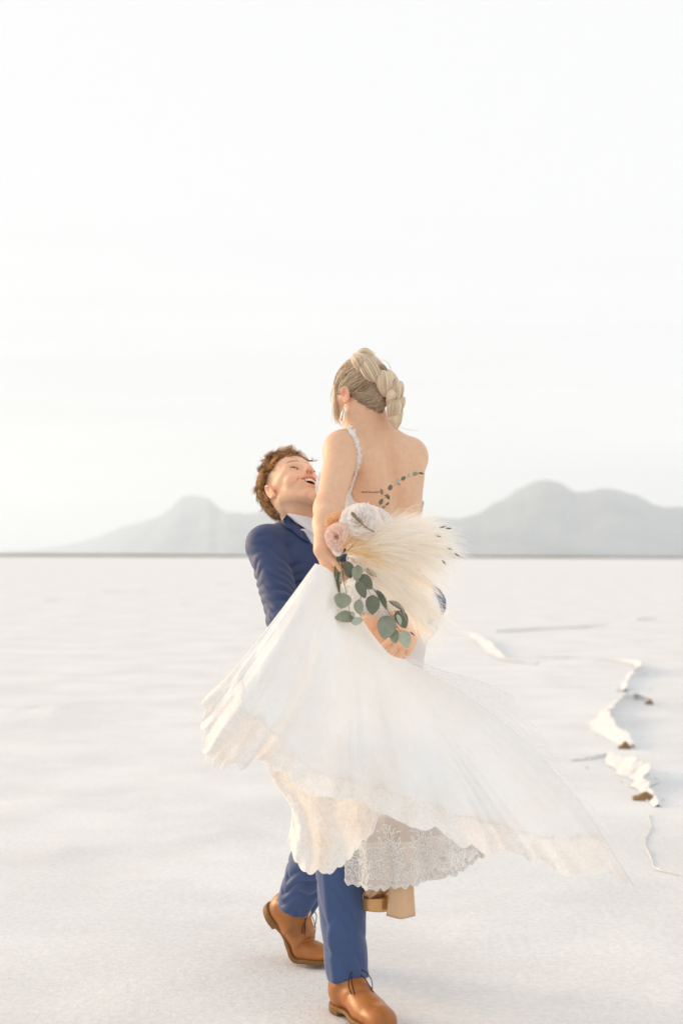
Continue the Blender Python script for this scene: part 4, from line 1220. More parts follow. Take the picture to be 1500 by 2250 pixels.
for i, (a, b, wd, Y, sd) in enumerate(LOBES):
    V, Q, c, V3, Q3 = lobe(a, b, wd * 1.18, Y, 40 + i, sd)
    Vm, Qm = merge([(V, Q), (V3, Q3)])
    mk('braid_lobe', Vm, Qm, M_HAIR_B, hair, col=np.r_[c, np.tile(BL_D * .55 + BL_L * .45, (len(V3), 1))])
# loose wisps round the face and flyaways
rg = np.random.default_rng(4)
W_ = [[(742, 830), (734, 850), (730, 866), (733, 885)], [(740, 835), (729, 858), (726, 880), (735, 893)], [(746, 850), (741, 880), (742, 910), (748, 936)], [(744, 858), (739, 890), (744, 925), (751, 938)],
      [(747, 860), (744, 890), (741, 915), (747, 932)], [(748, 855), (747, 885), (746, 900), (743, 915)], [(872, 935), (885, 941), (900, 944), (918, 947)], [(790, 775), (800, 766), (815, 770), (826, 778)], [(838, 790), (850, 796), (856, 806), (860, 815)],
      [(745, 845), (738, 860), (735, 875), (736, 900)], [(750, 830), (743, 845), (738, 862), (740, 880)], [(748, 838), (742, 855), (741, 875), (744, 895)]]
pa = [spline([P(u + rg.normal() * .6, v + rg.normal() * .6, 4.40 + .01 * k) for k, (u, v) in enumerate(w_)], 16) for w_ in W_ for _ in range(3)]
V, Q = tubes(np.array(pa), np.full((len(pa), 16), .0005), 3)
mk('loose_strand', V, Q, M_HAIR_B, hair, col=np.tile(BL_L, (len(V), 1)), kind='stuff')
# locks falling over temple and cheek
pa, ra = [], []
for i in range(45):
    x = rg.uniform(0, 1); p0 = BW(-.050 - .012 * x, .055 - .03 * x, .062); p1 = BW(-.072, .030 + .02 * x, .020); p2 = BW(-.074, .045 + .012 * x, -.03); p3 = BW(-.066 + .008 * x, .058 + .012 * x, -.045 - .03 * rg.uniform())
    j = rg.normal(size=3) * .003
    pa.append(spline([p0 + j, p1 + j, p2 + j * 1.5, p3 + j * 2], 14)); ra.append(np.linspace(.0013, .0005, 14))
V, Q = tubes(np.array(pa), np.array(ra), 4); mk('face_lock', V, Q, M_HAIR_B, hair, col=np.repeat(np.repeat(np.array([BL_D + (BL_L - BL_D) * rg.uniform(.4, 1) for _ in pa]), 14, 0), 4, 0))

# earring: slim hanging silver leaves
M_SILVER = principled('silver', (.72, .72, .70), .35, .5, metallic=1.0)
lob = BW(-.084, -.012, -.036); parts_ = []
for k, (dx, ln) in enumerate(((-.002, .048), (.002, .062))):
    a = lob + np.array([dx * .5, -.004, 0]); b = lob + np.array([dx * 2.5 - .010, -.006, -ln])
    t = np.linspace(0, 1, 10)[:, None]; w_ = (.0024 * np.sin(np.clip((t - .25) / .75, 0, 1) * math.pi))[:, 0] + .0006
    V, Q = tubes([a + (b - a) * t], [w_], 6); parts_.append((V, Q))
V, Q = merge(parts_); mk('earring', V, Q, M_SILVER, bride)

# ------------------------------------------------------------------ dress bodice and strap
WHITE = (0.80, 0.80, 0.79)
M_LACE_SOLID = cloth('gown_lace', (0.92, 0.915, 0.90), .25, noise=(220, .5, .002))
M_THREAD = cloth('lace_thread', (0.95, 0.945, 0.93), .25)
dress = empty_part('dress', bride)
df = Field(axis_of(-.10, .34, .004, []), axis_of(4.20, 4.66, .004, []), axis_of(1.02, 1.74, .004, []))
df.add(ell(b_rib, (.146, .098, .160), BT), .05, off=.006); df.add(cone(b_shR + np.array([-.012, -.03, -.05]), b_wst + b_rt * .085, .045, .035), .05, off=.006); df.add(ell(b_wst, (.114, .082, .120), BT), .06, off=.006)
df.add(ell(b_pel, (.150, .112, .125), BT), .06, off=.008); df.add(ell(b_upc, (.150, .080, .085), BT), .04, off=.006)
for s in (-1, 1):
    df.add(cone(b_wst + b_rt * s * .035 - b_fw * .055, b_rib + b_rt * s * .045 - b_fw * .070, .025, .025), .04, off=.006)
    df.add(ell(b_pel + b_rt * s * .07 - b_fw * .05 + np.array([0, 0, -.03]), (.085, .085, .09), BT), .04, off=.008)
    df.add(ell(b_rib + b_rt * s * .062 + b_fw * (.100 if s > 0 else .126) + np.array([0, 0, .022]), (.064, .062, .066), BT), .04, off=.006)
zs_ = P(830, 1172, 4.36)[2]; zf_ = P(830, 1030, 4.5)[2]
def neckline(x, y, z):
    q = (np.stack([x, y, z], -1) - b_rib) @ BT
    back = zs_ + .085 * np.clip(np.abs(q[:, 0]) / .13, 0, 1.4) ** 2.2
    s = sm(-.045, .04, q[:, 1])
    lim = back * (1 - s) + zf_ * s
    return z - lim + .005 * np.sin(q[:, 0] * 260) * (1 - s)
df.clip(neckline)
df.warp(lambda x, y, z: -.0015 * np.abs(vnoise(x * 90, y * 90, z * 90, 6)), .01)
V, Q = df.mesh(1); bodice = mk('bodice', V, Q, M_LACE_SOLID, dress)
DBV = bvh(V, Q)
# strap of lace flowers over the left shoulder
sp = [(764, 941), (771, 952), (779, 966), (785, 982), (788, 998), (786, 1014), (783, 1032), (778, 1052), (772, 1072), (767, 1092)]
sp3 = []
for u, v in sp:
    h = hit(BB, u, v, off=.004)
    if h is not None and h[1] < 4.60: sp3.append(h)
pth = spline(np.array(sp3), 40)
rg = np.random.default_rng(8); fl = []
def petal_disc(c, n, r, rg, nseg=5):
    n = nrm(n); e1 = nrm(np.cross(n, (0.3, .2, 1))); e2 = np.cross(n, e1); a0 = rg.uniform(0, 6)
    a = np.linspace(0, 2 * math.pi, 21); rho = np.linspace(0, 1, 4)
    g = np.array([[c + (e1 * math.cos(x + a0) + e2 * math.sin(x + a0)) * r * p * (.72 + .28 * math.cos(nseg * x)) + n * (.0025 * p * (1 - p) * 4 + .001 * math.cos(nseg * x) * p) for x in a] for p in rho])
    V, Q, _ = gridmesh(g); return V, Q
wd_ = np.interp(np.arange(40), [0, 8, 20, 28, 39], [.012, .010, .007, .005, .006])
for i in range(40):
    for _ in range(2):
        c = pth[i] + rg.normal(size=3) * wd_[i] * .45
        fl.append(petal_disc(c, nrm(CAMO - c) + rg.normal(size=3) * .35, rg.uniform(.5, 1.0) * wd_[i], rg))
fl.append(tubes([pth], [np.full(40, .0035)], 6))
V, Q = merge(fl); mk('strap', V, Q, M_THREAD, dress)
# lace appliqué along the side of the bodice by the left arm
fl = []
for _ in range(420):
    h = hit(DBV, rg.uniform(694, 712), rg.uniform(1036, 1125), off=.002)
    if h is None or h[1] > 4.62: continue
    fl.append(petal_disc(h, nrm(CAMO - h) + rg.normal(size=3) * .4, rg.uniform(.003, .006), rg))
V, Q = merge(fl); mk('side_lace', V, Q, M_THREAD, dress, kind='stuff'); fl = []
# the same flowers edge the low back of the bodice
for u in np.arange(800, 925, 2.2):
    for v in np.arange(1105, 1185, 1.5):
        h = hit(DBV, u, v, off=.002)
        if h is not None and h[1] < 4.5 and (BB.ray_cast(Vector(CAMO), Vector(h - CAMO))[0] is None or True):
            fl.append(petal_disc(h + rg.normal(size=3) * .002, nrm(CAMO - h) + rg.normal(size=3) * .35, rg.uniform(.003, .006), rg)); break
V, Q = merge(fl); mk('back_lace', V, Q, M_THREAD, dress, kind='stuff')
# ================================================================== skirt, train, lace hem, sandals
M_TRAIN = cloth('train_satin', (0.955, 0.955, 0.95), .26, noise=(24, .6, .010), mottle=(7.5, (0.95, 0.935, 0.915)))
M_LINING_SHADED = cloth('shaded_net_lining', (0.84, 0.80, 0.76), .4, alpha=.78)  # inner layer in grey-beige: shade inside the skirt is put into this colour
M_NET = cloth('sheer_net', (0.86, 0.845, 0.83), .4, alpha=.50)
M_NET2 = cloth('dense_net', (0.93, 0.915, 0.90), .4, alpha=.70, lace=(150, .58, .85))
M_TULLE = cloth('fine_tulle', (0.93, 0.93, 0.94), .4, alpha=.55)
M_BORDER = cloth('lace_border', (0.975, 0.965, 0.95), .35, lace=(44, .86, 1.0), noise=(60, .8, .006), mottle=(22, (0.965, 0.935, 0.90)))
def control_surface(cols, nu, nv):
    """cols: list of columns, each a list of (u, v, Y); smooth both ways"""
    C = [spline(np.array([P(*p) for p in c]), nv) for c in cols]
    A = np.array(C)                                         # columns x nv x 3
    return np.stack([spline(A[:, j], nu) for j in range(nv)], 1)
def sheet(name, A, mat, parent, thick=.0012, uvs=True):
    n = np.cross(np.gradient(A, axis=0), np.gradient(A, axis=1)); n = nrm(n)
    if thick:
        top, bot = A + n * thick, A - n * thick
        M_, N_ = A.shape[:2]
        full = np.concatenate([top, bot[::-1]], 0); full = np.concatenate([full, full[:1]], 0)
        V, Q, uv = gridmesh(full)
    else: V, Q, uv = gridmesh(A)
    return mk(name, V, Q, mat, parent, uv=uv)
TR = [
    [(693, 1238, 3.93), (642, 1308, 3.92), (577, 1393, 3.90), (507, 1478, 3.89), (447, 1545, 3.90)],
    [(698, 1240, 3.925), (640, 1335, 3.89), (572, 1438, 3.86), (502, 1540, 3.84), (447, 1612, 3.84)],
    [(705, 1242, 3.92), (650, 1362, 3.87), (590, 1485, 3.83), (528, 1598, 3.81), (472, 1692, 3.80)],
    [(713, 1246, 3.92), (672, 1385, 3.86), (628, 1505, 3.81), (575, 1605, 3.79), (528, 1672, 3.79)],
    [(722, 1252, 3.92), (702, 1405, 3.86), (680, 1535, 3.80), (655, 1635, 3.78), (628, 1705, 3.78)],
    [(736, 1264, 3.93), (742, 1425, 3.87), (748, 1560, 3.81), (750, 1670, 3.78), (748, 1760, 3.78)],
    [(760, 1305, 3.97), (802, 1462, 3.90), (835, 1592, 3.83), (862, 1695, 3.79), (888, 1800, 3.79)],
    [(796, 1364, 4.02), (872, 1508, 3.94), (938, 1640, 3.86), (990, 1745, 3.81), (1032, 1858, 3.80)],
    [(830, 1410, 4.07), (936, 1548, 3.98), (1034, 1676, 3.89), (1115, 1790, 3.83), (1172, 1892, 3.82)],
    [(858, 1440, 4.10), (992, 1558, 4.00), (1112, 1682, 3.92), (1214, 1804, 3.86), (1296, 1918, 3.84)],
    [(890, 1450, 4.12), (1015, 1524, 4.02), (1140, 1618, 3.94), (1256, 1740, 3.88), (1394, 1940, 3.86)],
]
nu, nv = 200, 130
A = control_surface(TR, nu, nv)
S_, T_ = np.meshgrid(np.linspace(0, 1, nu), np.linspace(0, 1, nv), indexing='ij')
def train_folds(S_, T_):
    g = T_ ** 1.15
    f = .030 * np.sin(6.283 * (S_ * 4.2 + .10 + .10 * T_)) + .013 * np.sin(6.283 * (S_ * 9.3 + .3 * T_ + .3 * np.sin(S_ * 11))) * T_ ** .5
    f += -.035 * np.exp(-((S_ - .30 + .05 * T_) / .022) ** 2) + .03 * np.exp(-((S_ - .345 + .05 * T_) / .03) ** 2) + .02 * np.exp(-((S_ - .55 + .03 * T_) / .02) ** 2)
    f += .008 * np.sin(6.283 * (S_ * 21 + 1.3 * T_)) * sm(.5, 1, T_) * (0.5 + vnoise(S_ * 9, T_ * 3, 0 * S_, 4))
    f += .010 * fbm(S_ * 7, T_ * 5, 0 * S_, 3, 14)
    wv = S_ * 30 + 1.6 * fbm(S_ * 5, T_ * .7, 0 * S_, 2, 40)
    f += .0050 * np.sin(6.283 * wv) * (.3 + .7 * sm(-.2, .5, vnoise(S_ * 8, T_ * 3, 0 * S_, 41)))
    f += .004 * fbm(S_ * 26, T_ * 12, 0 * S_, 3, 44)
    edge = sm(0, .06, S_) * sm(1, .95, S_) * .75 + .25
    return f * g * edge
A[..., 1] += train_folds(S_, T_)
A[..., 2] += .010 * np.sin(6.283 * (S_ * 6.5 + .2)) * sm(.78, 1, T_) + .006 * np.sin(6.283 * (S_ * 15)) * sm(.85, 1, T_)
TRAIN = A
def resample(A, t0, t1, n):
    """each column of A between its own parameters t0[i]..t1[i]"""
    out = np.empty((A.shape[0], n, 3)); m = A.shape[1] - 1
    for i in range(A.shape[0]):
        x = np.linspace(t0[i], t1[i], n) * m
        for d in range(3): out[i, :, d] = np.interp(x, np.arange(m + 1), A[i, :, d])
    return out
ss = np.linspace(0, 1, nu)
t_lace = np.interp(ss, [0, .10, .22, .34, .45, 1], [.70, .66, .72, .86, .87, .84]) + .018 * vnoise(ss * 14, 0 * ss, 0 * ss, 3) + .012 * np.abs(np.sin(ss * math.pi * 17))
train = sheet('train', resample(A, 0 * ss, t_lace + .012, 110), M_TRAIN, dress)
B = resample(A, t_lace, 1 + 0 * ss, 36); tb_ = np.linspace(0, 1, 36)[None, :]
sc = np.abs(np.sin(ss * math.pi * 26 + .6 * np.sin(ss * 40)))[:, None]
B = B[:, :1] + (B - B[:, :1]) * (1 + .12 * (sc - .5)[..., None] * tb_[..., None] ** 2)
B[..., 1] -= .004 + .010 * tb_ * np.sin(6.283 * (ss * 17))[:, None]
sheet('lace_border', B, M_BORDER, dress, .0008)
# lower swirl hanging under the train
FL = [
    [(600, 1560, 3.90), (590, 1640, 3.86), (598, 1712, 3.86), (640, 1778, 3.88), (632, 1852, 3.90)],
    [(650, 1560, 3.93), (640, 1650, 3.88), (650, 1730, 3.87), (660, 1810, 3.87), (655, 1895, 3.88)],
    [(700, 1560, 3.96), (695, 1660, 3.92), (694, 1745, 3.91), (698, 1830, 3.90), (702, 1916, 3.89)],
    [(750, 1560, 3.97), (748, 1670, 3.93), (746, 1750, 3.92), (750, 1820, 3.91), (748, 1895, 3.90)],
    [(800, 1580, 3.98), (800, 1680, 3.95), (798, 1745, 3.94), (792, 1800, 3.93), (788, 1862, 3.92)],
    [(850, 1600, 4.00), (850, 1690, 3.98), (848, 1740, 3.97), (838, 1776, 3.96), (826, 1806, 3.95)],
]
F_ = control_surface(FL, 110, 90); s2, t2 = np.meshgrid(np.linspace(0, 1, 110), np.linspace(0, 1, 90), indexing='ij')
F_[..., 1] += (.034 * np.sin(6.283 * (s2 * 2.6 + .15 + .25 * t2 + .35 * vnoise(s2 * 4, t2 * 2, 0 * s2, 8))) + .007 * np.sin(6.283 * (s2 * 6.2 + .9 * t2))) * t2 + .016 * fbm(s2 * 7, t2 * 6, 0 * s2, 3, 25)
F_[..., 2] += .008 * np.abs(np.sin(s2 * math.pi * 11)) * sm(.9, 1, t2) * -1
sheet('skirt_swirl', F_[:, :32], M_TRAIN, dress); sheet('lace_border', F_[:, 30:], M_BORDER, dress, .0008)
# sheer tulle overlay lifting off the right edge
TU = [
    [(888, 1440, 4.14), (985, 1478, 4.08), (1050, 1494, 4.05), (1126, 1530, 4.02)],
    [(890, 1448, 4.13), (1000, 1500, 4.07), (1080, 1530, 4.03), (1178, 1600, 3.98)],
    [(892, 1455, 4.12), (1020, 1530, 4.05), (1120, 1590, 4.00), (1255, 1708, 3.93)],
    [(890, 1462, 4.12), (1020, 1548, 4.04), (1140, 1632, 3.97), (1330, 1830, 3.89)],
    [(885, 1470, 4.12), (1010, 1570, 4.03), (1130, 1660, 3.96), (1300, 1850, 3.88)],
]
F_ = control_surface(TU, 60, 80); s2, t2 = np.meshgrid(np.linspace(0, 1, 60), np.linspace(0, 1, 80), indexing='ij')
F_[..., 1] += .015 * np.sin(6.283 * (s2 * 2.2 + t2)) * t2 + .008 * fbm(s2 * 6, t2 * 6, 0 * s2, 3, 2)
sheet('tulle_overlay', F_, M_TULLE, dress, 0)
for e in (0,):
    V, Q = tubes([F_[e] + np.array([0, -.001, 0])], [np.full(80, .0007)], 5); mk('tulle_edge', V, Q, M_THREAD, dress)
# fitted skirt: hips to knees
def ring_loft(levels, n=80, a0=0, a1=2 * math.pi, nz=60, wob=0):
    L = np.array([[*P(u, v, Y), rx, ry] for u, v, Y, rx, ry in levels]); L = spline(L, nz)
    a = np.linspace(a0, a1, n); rows = []
    for i, l in enumerate(L):
        ca, sa = np.cos(a), np.sin(a)
        rr = 1 + wob * (i / nz) ** 1.5 * (.6 * np.sin(a * 7 + 1) + .4 * np.sin(a * 13 + 2 + i * .02))
        rows.append(np.c_[l[0] + l[3] * np.sign(ca) * np.abs(ca) ** .85 * rr, l[1] + l[4] * np.sign(sa) * np.abs(sa) ** .85 * rr, np.full(n, l[2])])
    return np.array(rows)
SK = ring_loft([(841, 1290, 4.40, .148, .132), (842, 1340, 4.40, .158, .150), (846, 1450, 4.385, .118, .130), (858, 1600, 4.37, .112, .118), (866, 1700, 4.365, .122, .12), (872, 1780, 4.36, .125, .125)], wob=.02)
V, Q, _ = gridmesh(SK); mk('skirt', V, Q, M_LACE_SOLID, dress)
LN = ring_loft([(872, 1775, 4.36, .124, .124), (880, 1830, 4.365, .130, .128), (888, 1880, 4.37, .135, .13), (892, 1915, 4.375, .135, .13)], nz=20, wob=.03)
V, Q, _ = gridmesh(LN); mk('lining', V, Q, M_LINING_SHADED, dress)
# flared sheer hem: front panel sweeping round to the right and back
HM = [
    [(742, 1690, 4.30), (752, 1760, 4.285), (757, 1850, 4.27), (757, 1938, 4.265)],
    [(780, 1690, 4.26), (790, 1760, 4.25), (798, 1850, 4.235), (800, 1946, 4.23)],
    [(830, 1690, 4.24), (842, 1760, 4.225), (850, 1850, 4.21), (852, 1950, 4.20)],
    [(880, 1690, 4.24), (892, 1760, 4.225), (902, 1850, 4.21), (905, 1940, 4.20)],
    [(920, 1690, 4.25), (935, 1760, 4.235), (950, 1840, 4.225), (958, 1924, 4.215)],
    [(950, 1690, 4.28), (975, 1760, 4.27), (1000, 1830, 4.26), (1014, 1910, 4.25)],
    [(965, 1690, 4.33), (1000, 1760, 4.33), (1040, 1815, 4.33), (1070, 1866, 4.33)],
    [(950, 1690, 4.42), (975, 1760, 4.45), (1010, 1815, 4.48), (1035, 1860, 4.50)],
    [(900, 1690, 4.49), (915, 1760, 4.53), (930, 1830, 4.56), (940, 1880, 4.58)],
    [(850, 1690, 4.50), (850, 1760, 4.53), (850, 1830, 4.56), (850, 1890, 4.58)],
]
H_ = control_surface(HM, 220, 80); s2, t2 = np.meshgrid(np.linspace(0, 1, 220), np.linspace(0, 1, 80), indexing='ij')
H_[..., 1] += (.016 * np.sin(6.283 * (s2 * 6.3)) + .006 * np.sin(6.283 * (s2 * 15 + .2))) * t2 ** 1.3
scal = .010 * np.abs(np.sin(np.linspace(0, 1, 220) * math.pi * 26))
H_[..., 2] -= scal[:, None] * sm(.9, 1, t2)
sheet('sheer_hem', H_[:, :52], M_NET, dress, 0); sheet('hem_band', H_[:, 51:], M_NET2, dress, 0)
# lace embroidery following that panel: drawn flat, then laid on the cloth
arc = np.r_[0, np.cumsum(np.linalg.norm(np.diff(H_[:, 60], axis=0), axis=1))]; ARC = arc[-1]
hgt = np.linalg.norm(H_[:, -1] - H_[:, 0], axis=1).mean()
def onto(xy, off=.0012):
    """xy metres along the hem / up from the hem -> point on the panel, slightly proud"""
    x = np.interp(np.clip(xy[:, 0], 0, ARC), arc, np.arange(220)); y = np.clip(1 - xy[:, 1] / hgt, 0, 1) * 79
    i = np.clip(x.astype(int), 0, 218); j = np.clip(y.astype(int), 0, 78); fx_, fy_ = (x - i)[:, None], (y - j)[:, None]
    p = H_[i, j] * (1 - fx_) * (1 - fy_) + H_[i + 1, j] * fx_ * (1 - fy_) + H_[i, j + 1] * (1 - fx_) * fy_ + H_[i + 1, j + 1] * fx_ * fy_
    return p + nrm(CAMO - p) * off
K = 26
def spiral(cx, cy, r, turns, ph, sgn):
    t = np.linspace(0, 1, K); a = ph + sgn * turns * 6.283 * t; rr = r * (1 - .82 * t)
    return np.c_[cx + rr * np.cos(a), cy + rr * np.sin(a)]
def flower(cx, cy, r, n=5, ph=0):
    t = np.linspace(0, 6.283, K); rr = r * (.62 + .38 * np.cos(n * t + ph)); return np.c_[cx + rr * np.cos(t), cy + rr * np.sin(t)]
def arcc(x0, y0, x1, y1, bow):
    t = np.linspace(0, 1, K); d = np.array([x1 - x0, y1 - y0]); nn = np.array([-d[1], d[0]])
    return np.array([x0, y0]) + t[:, None] * d + (np.sin(t * math.pi) * bow)[:, None] * nn
def leafc(cx, cy, L, W, ang):
    t = np.linspace(0, 6.283, K); x = L / 2 * np.cos(t); y = W / 2 * np.sin(t) * (1 - .4 * np.cos(t)); c, s = math.cos(ang), math.sin(ang)
    return np.c_[cx + c * x - s * y, cy + s * x + c * y]
rg = np.random.default_rng(21); CV = []
unit = .112; nun = int(ARC / unit) + 1
for q in range(nun):
    x0 = q * unit + unit / 2
    for m_ in (-1, 1):
        jx = lambda v: x0 + m_ * v
        CV += [spiral(jx(.017), .038, .015, 1.4, 0 if m_ > 0 else math.pi, m_), spiral(jx(.044), .030, .012, 1.3, 1.2 if m_ > 0 else 1.9, -m_), spiral(jx(.024), .108, .012, 1.2, 2.2 if m_ > 0 else .9, m_)]
        CV += [arcc(jx(.004), .050, jx(.042), .066, .35 * m_), arcc(jx(.006), .062, jx(.034), .092, -.4 * m_), arcc(jx(.0), .075, jx(.020), .128, .3 * m_), arcc(jx(.030), .070, jx(.052), .100, .35 * m_)]
        CV += [leafc(jx(.012), .022, .020, .008, m_ * .9), leafc(jx(.034), .052, .018, .007, -m_ * .6), leafc(jx(.046), .060, .016, .007, m_ * 1.1), leafc(jx(.018), .084, .018, .007, m_ * .5), leafc(jx(.034), .118, .020, .006, m_ * 1.2), leafc(jx(.008), .128, .022, .007, m_ * 1.4)]
        CV += [flower(jx(.052), .046, .008), flower(jx(.033), .080, .007, 6), flower(jx(.029), .018, .006, 6)]
        for k in range(3): CV.append(arcc(jx(.006 + .012 * k), .131 + .004 * k, jx(.016 + .013 * k), .160 - .010 * k, .3 * m_))
    CV += [flower(x0, .060, .011, 6), flower(x0, .060, .005, 5), flower(x0, .100, .009, 5), spiral(x0, .150, .010, 1.5, 1.57, 1), arcc(x0 - .02, .088, x0 + .02, .088, .5), arcc(x0 - .027, .084, x0 + .027, .084, .62)]
# scalloped double edge
for k in range(int(ARC / .018)):
    CV.append(arcc(k * .018, .006, (k + 1) * .018, .006, -.38)); CV.append(arcc(k * .018 + .001, .010, (k + 1) * .018 - .001, .010, -.34))
    CV.append(flower(k * .018 + .009, .008, .0035, 5))
V, Q = tubes(np.array([onto(c) for c in CV]), np.full((len(CV), K), .0018), 4)
mk('hem_embroidery', V, Q, M_THREAD, dress, kind='stuff')
# the same lace worked on the hips where it shows between the leaves
CV2 = []
rg = np.random.default_rng(3)
for k in range(260):
    u, v = rg.uniform(740, 905), rg.uniform(1215, 1400)
    h = hit(DBV, u, v, off=.003)
    if h is None: 
        continue
    n = nrm(CAMO - h); e1_ = nrm(np.cross(n, (0, 0, 1))); e2_ = np.cross(e1_, n)
    c = [spiral(0, 0, rg.uniform(.010, .018), 1.4, rg.uniform(0, 6), rg.choice([-1, 1])), flower(0, 0, .010, 5), leafc(0, 0, .026, .009, rg.uniform(0, 3))][k % 3]
    CV2.append(h + c[:, :1] * e1_ + c[:, 1:] * e2_)
if CV2:
    V, Q = tubes(np.array(CV2), np.full((len(CV2), K), .0013), 4); mk('hip_embroidery', V, Q, M_THREAD, dress, kind='stuff')

# sandals ---------------------------------------------------------------
M_GOLD = principled('gold_sandal', lin(206, 160, 104), .22, .6, metallic=.55, noise=(30, .08))
M_NUDE = principled('sandal_heel', lin(212, 176, 138), .38, .5, noise=(25, .06))
def make_sandal(Oh, fwd):
    fwd = nrm(fwd); rt = nrm(np.cross(fwd, (0, 0, 1)))
    R_ = np.stack([rt, fwd, np.array([0, 0, 1.0])], 1)
    place = lambda V: Oh + V @ R_.T
    sd = empty_part('platform_sandal', bride)
    f = Field(axis_of(-.06, .06, .0025, []), axis_of(.08, .26, .0025, []), axis_of(-.01, .09, .0025, []))
    f.add(ell((0, .175, .025), (.043, .060, .5)), .01); f.add(ell((0, .135, .025), (.036, .045, .5)), .03)
    f.clip(lambda x, y, z: np.maximum(z - .036 - .10 * np.clip(.15 - y, 0, 1), -z)); 
    V, Q = f.mesh(1); mk_sub('platform', place(V), Q, M_GOLD, sd)
    f = Field(axis_of(-.06, .06, .0025, []), axis_of(-.03, .20, .0025, []), axis_of(.0, .17, .0025, []))
    f.add(rbox((0, .085, .086), (.031, .078, .008), .006, np.array(Matrix.Rotation(math.radians(-40), 3, 'X'))), .004)
    f.add(rbox((0, .028, .130), (.031, .034, .007), .006), .02)
    V, Q = f.mesh(1); mk_sub('shank', place(V), Q, M_NUDE, sd)
    # flared block heel
    hb = []
    for z, x, y0, y1 in ((0, .036, -.002, .066), (.012, .0355, -.001, .064), (.06, .033, .002, .056), (.126, .030, .004, .058)):
        ring_ = []
        for a in np.linspace(0, 2 * math.pi, 41):
            ca, sa = math.cos(a), math.sin(a)
            ring_.append((x * np.sign(ca) * abs(ca) ** .35, (y0 + y1) / 2 + (y1 - y0) / 2 * np.sign(sa) * abs(sa) ** .35, z))
        hb.append(ring_)
    hb = [[(0, .03, 0)] * 41] + hb + [[(0, .03, .126)] * 41]
    V, Q, _ = gridmesh(np.array(hb)); mk_sub('heel', place(V), Q, M_NUDE, sd)
    # toe straps
    for y, z, w_ in ((.186, .036, .013), (.160, .044, .008)):
        rows = []
        for a in np.linspace(0, math.pi, 22):
            rows.append([(.044 * math.cos(a), y + dy - .02 * math.sin(a) * (dy > 0), z - .012 + .040 * math.sin(a)) for dy in np.linspace(-w_, w_, 7)])
        V, Q, _ = gridmesh(np.array(rows)); o_ = mk_sub('toe_strap', place(V), Q, M_GOLD, sd)
        md = o_.modifiers.new('thick', 'SOLIDIFY'); md.thickness = .003
    return sd
make_sandal(SAN_L, b_fw); make_sandal(SAN_R, b_fw)
# ================================================================== the bouquet
bq = P(738, 1238, 3.93)
bouquet = empty('bouquet', bq, 'loose bouquet of pampas grass, eucalyptus and pale roses in the bride\'s hand', 'bouquet')
def petal_mat(name, c): 
    return cloth(name, c, .38, noise=(60, .25, .003))
M_ROSE_W = petal_mat('white_petal', (0.97, 0.92, 0.885)); M_ROSE_B = petal_mat('blush_petal', lin(250, 226, 212)); M_ROSE_O = petal_mat('peach_petal', lin(248, 206, 160))
M_STEM = principled('green_stem', lin(112, 112, 84), .7, .3, noise=(80, .2))
M_TWIG = principled('dry_twig', lin(140, 122, 92), .8, .2, noise=(80, .25))
def rose(c, R_, face, mat, n=30, seed=0, name='rose'):
    rg = np.random.default_rng(seed); f = frame(nrm(face)); e1, ax, e2 = f[:, 0], f[:, 1], f[:, 2]
    head = empty_part(name, bouquet); 
    for i in range(n):
        q = (i + .5) / n; ang = i * 2.39996 + rg.normal() * .15
        open_ = math.radians(6 + 84 * q ** 1.05) + rg.normal() * .12
        L = R_ * (.62 + .55 * q) * rg.uniform(.92, 1.08); W = R_ * (.45 + .55 * q) * rg.uniform(.9, 1.1)
        rad = e1 * math.cos(ang) + e2 * math.sin(ang); tan = -e1 * math.sin(ang) + e2 * math.cos(ang)
        g = []
        ru = rg.uniform(0, 6)
        for a in np.linspace(0, 1, 8):
            row = []
            th = open_ * (.35 + .65 * a) + .5 * max(0, a - .72) * q * 2.2
            for b in np.linspace(-1, 1, 15):
                w_ = W * math.sin(math.pi * (.12 + .80 * a)) ** .7 * b
                al = L * a
                cup = .35 * (1 - q * .6) * (w_ ** 2) / (R_ + 1e-6)
                p = c - ax * R_ * .45 + rad * (R_ * .06 + al * math.sin(th) - cup * .9) + ax * (al * math.cos(th) + .06 * R_ * math.sin(3 * b + ru) * a ** 2) + tan * w_ 
                p = p + (ax * .9 + rad * .5) * R_ * a ** 3 * (.09 * math.sin(7 * b + ru) + .06 * math.sin(13 * b + 2 * ru))
                row.append(p)
            g.append(row)
        V, Q, _ = gridmesh(np.array(g)); mk('petal', V, Q, mat, head)
    return head
rose(P(790, 1142, 3.905), .052, (-.15, -.85, .5), M_ROSE_W, 34, 1)
rose(P(832, 1138, 3.965), .042, (.35, -.7, .6), M_ROSE_W, 28, 2)
rose(P(738, 1146, 3.945), .034, (-.35, -.75, .55), M_ROSE_O, 24, 3)
rose(P(737, 1178, 3.895), .034, (-.45, -.85, .1), M_ROSE_B, 28, 4)
rose(P(741, 1210, 3.905), .015, (-.2, -.9, -.2), M_ROSE_W, 12, 5, 'rose_bud')
rose(P(762, 1262, 3.955), .013, (.1, -.9, -.2), M_ROSE_B, 10, 6, 'rose_bud')
# stems gathered through the fist
st = []
for k, (u, v) in enumerate([(790, 1142), (832, 1138), (738, 1146), (737, 1178), (742, 1210)]):
    e = P(u, v, 3.95); st.append(spline([e, bq + (e - bq) * .4 + np.array([0, .01, 0]), bq + np.array([.002 * k, .0, .0]), bq + np.array([.004 * k - .006, -.005, -.06 - .006 * k])], 16))
for s_ in st:
    V, Q = tubes([s_], [np.full(16, .0022)], 6); mk('stem', V, Q, M_STEM, bouquet)
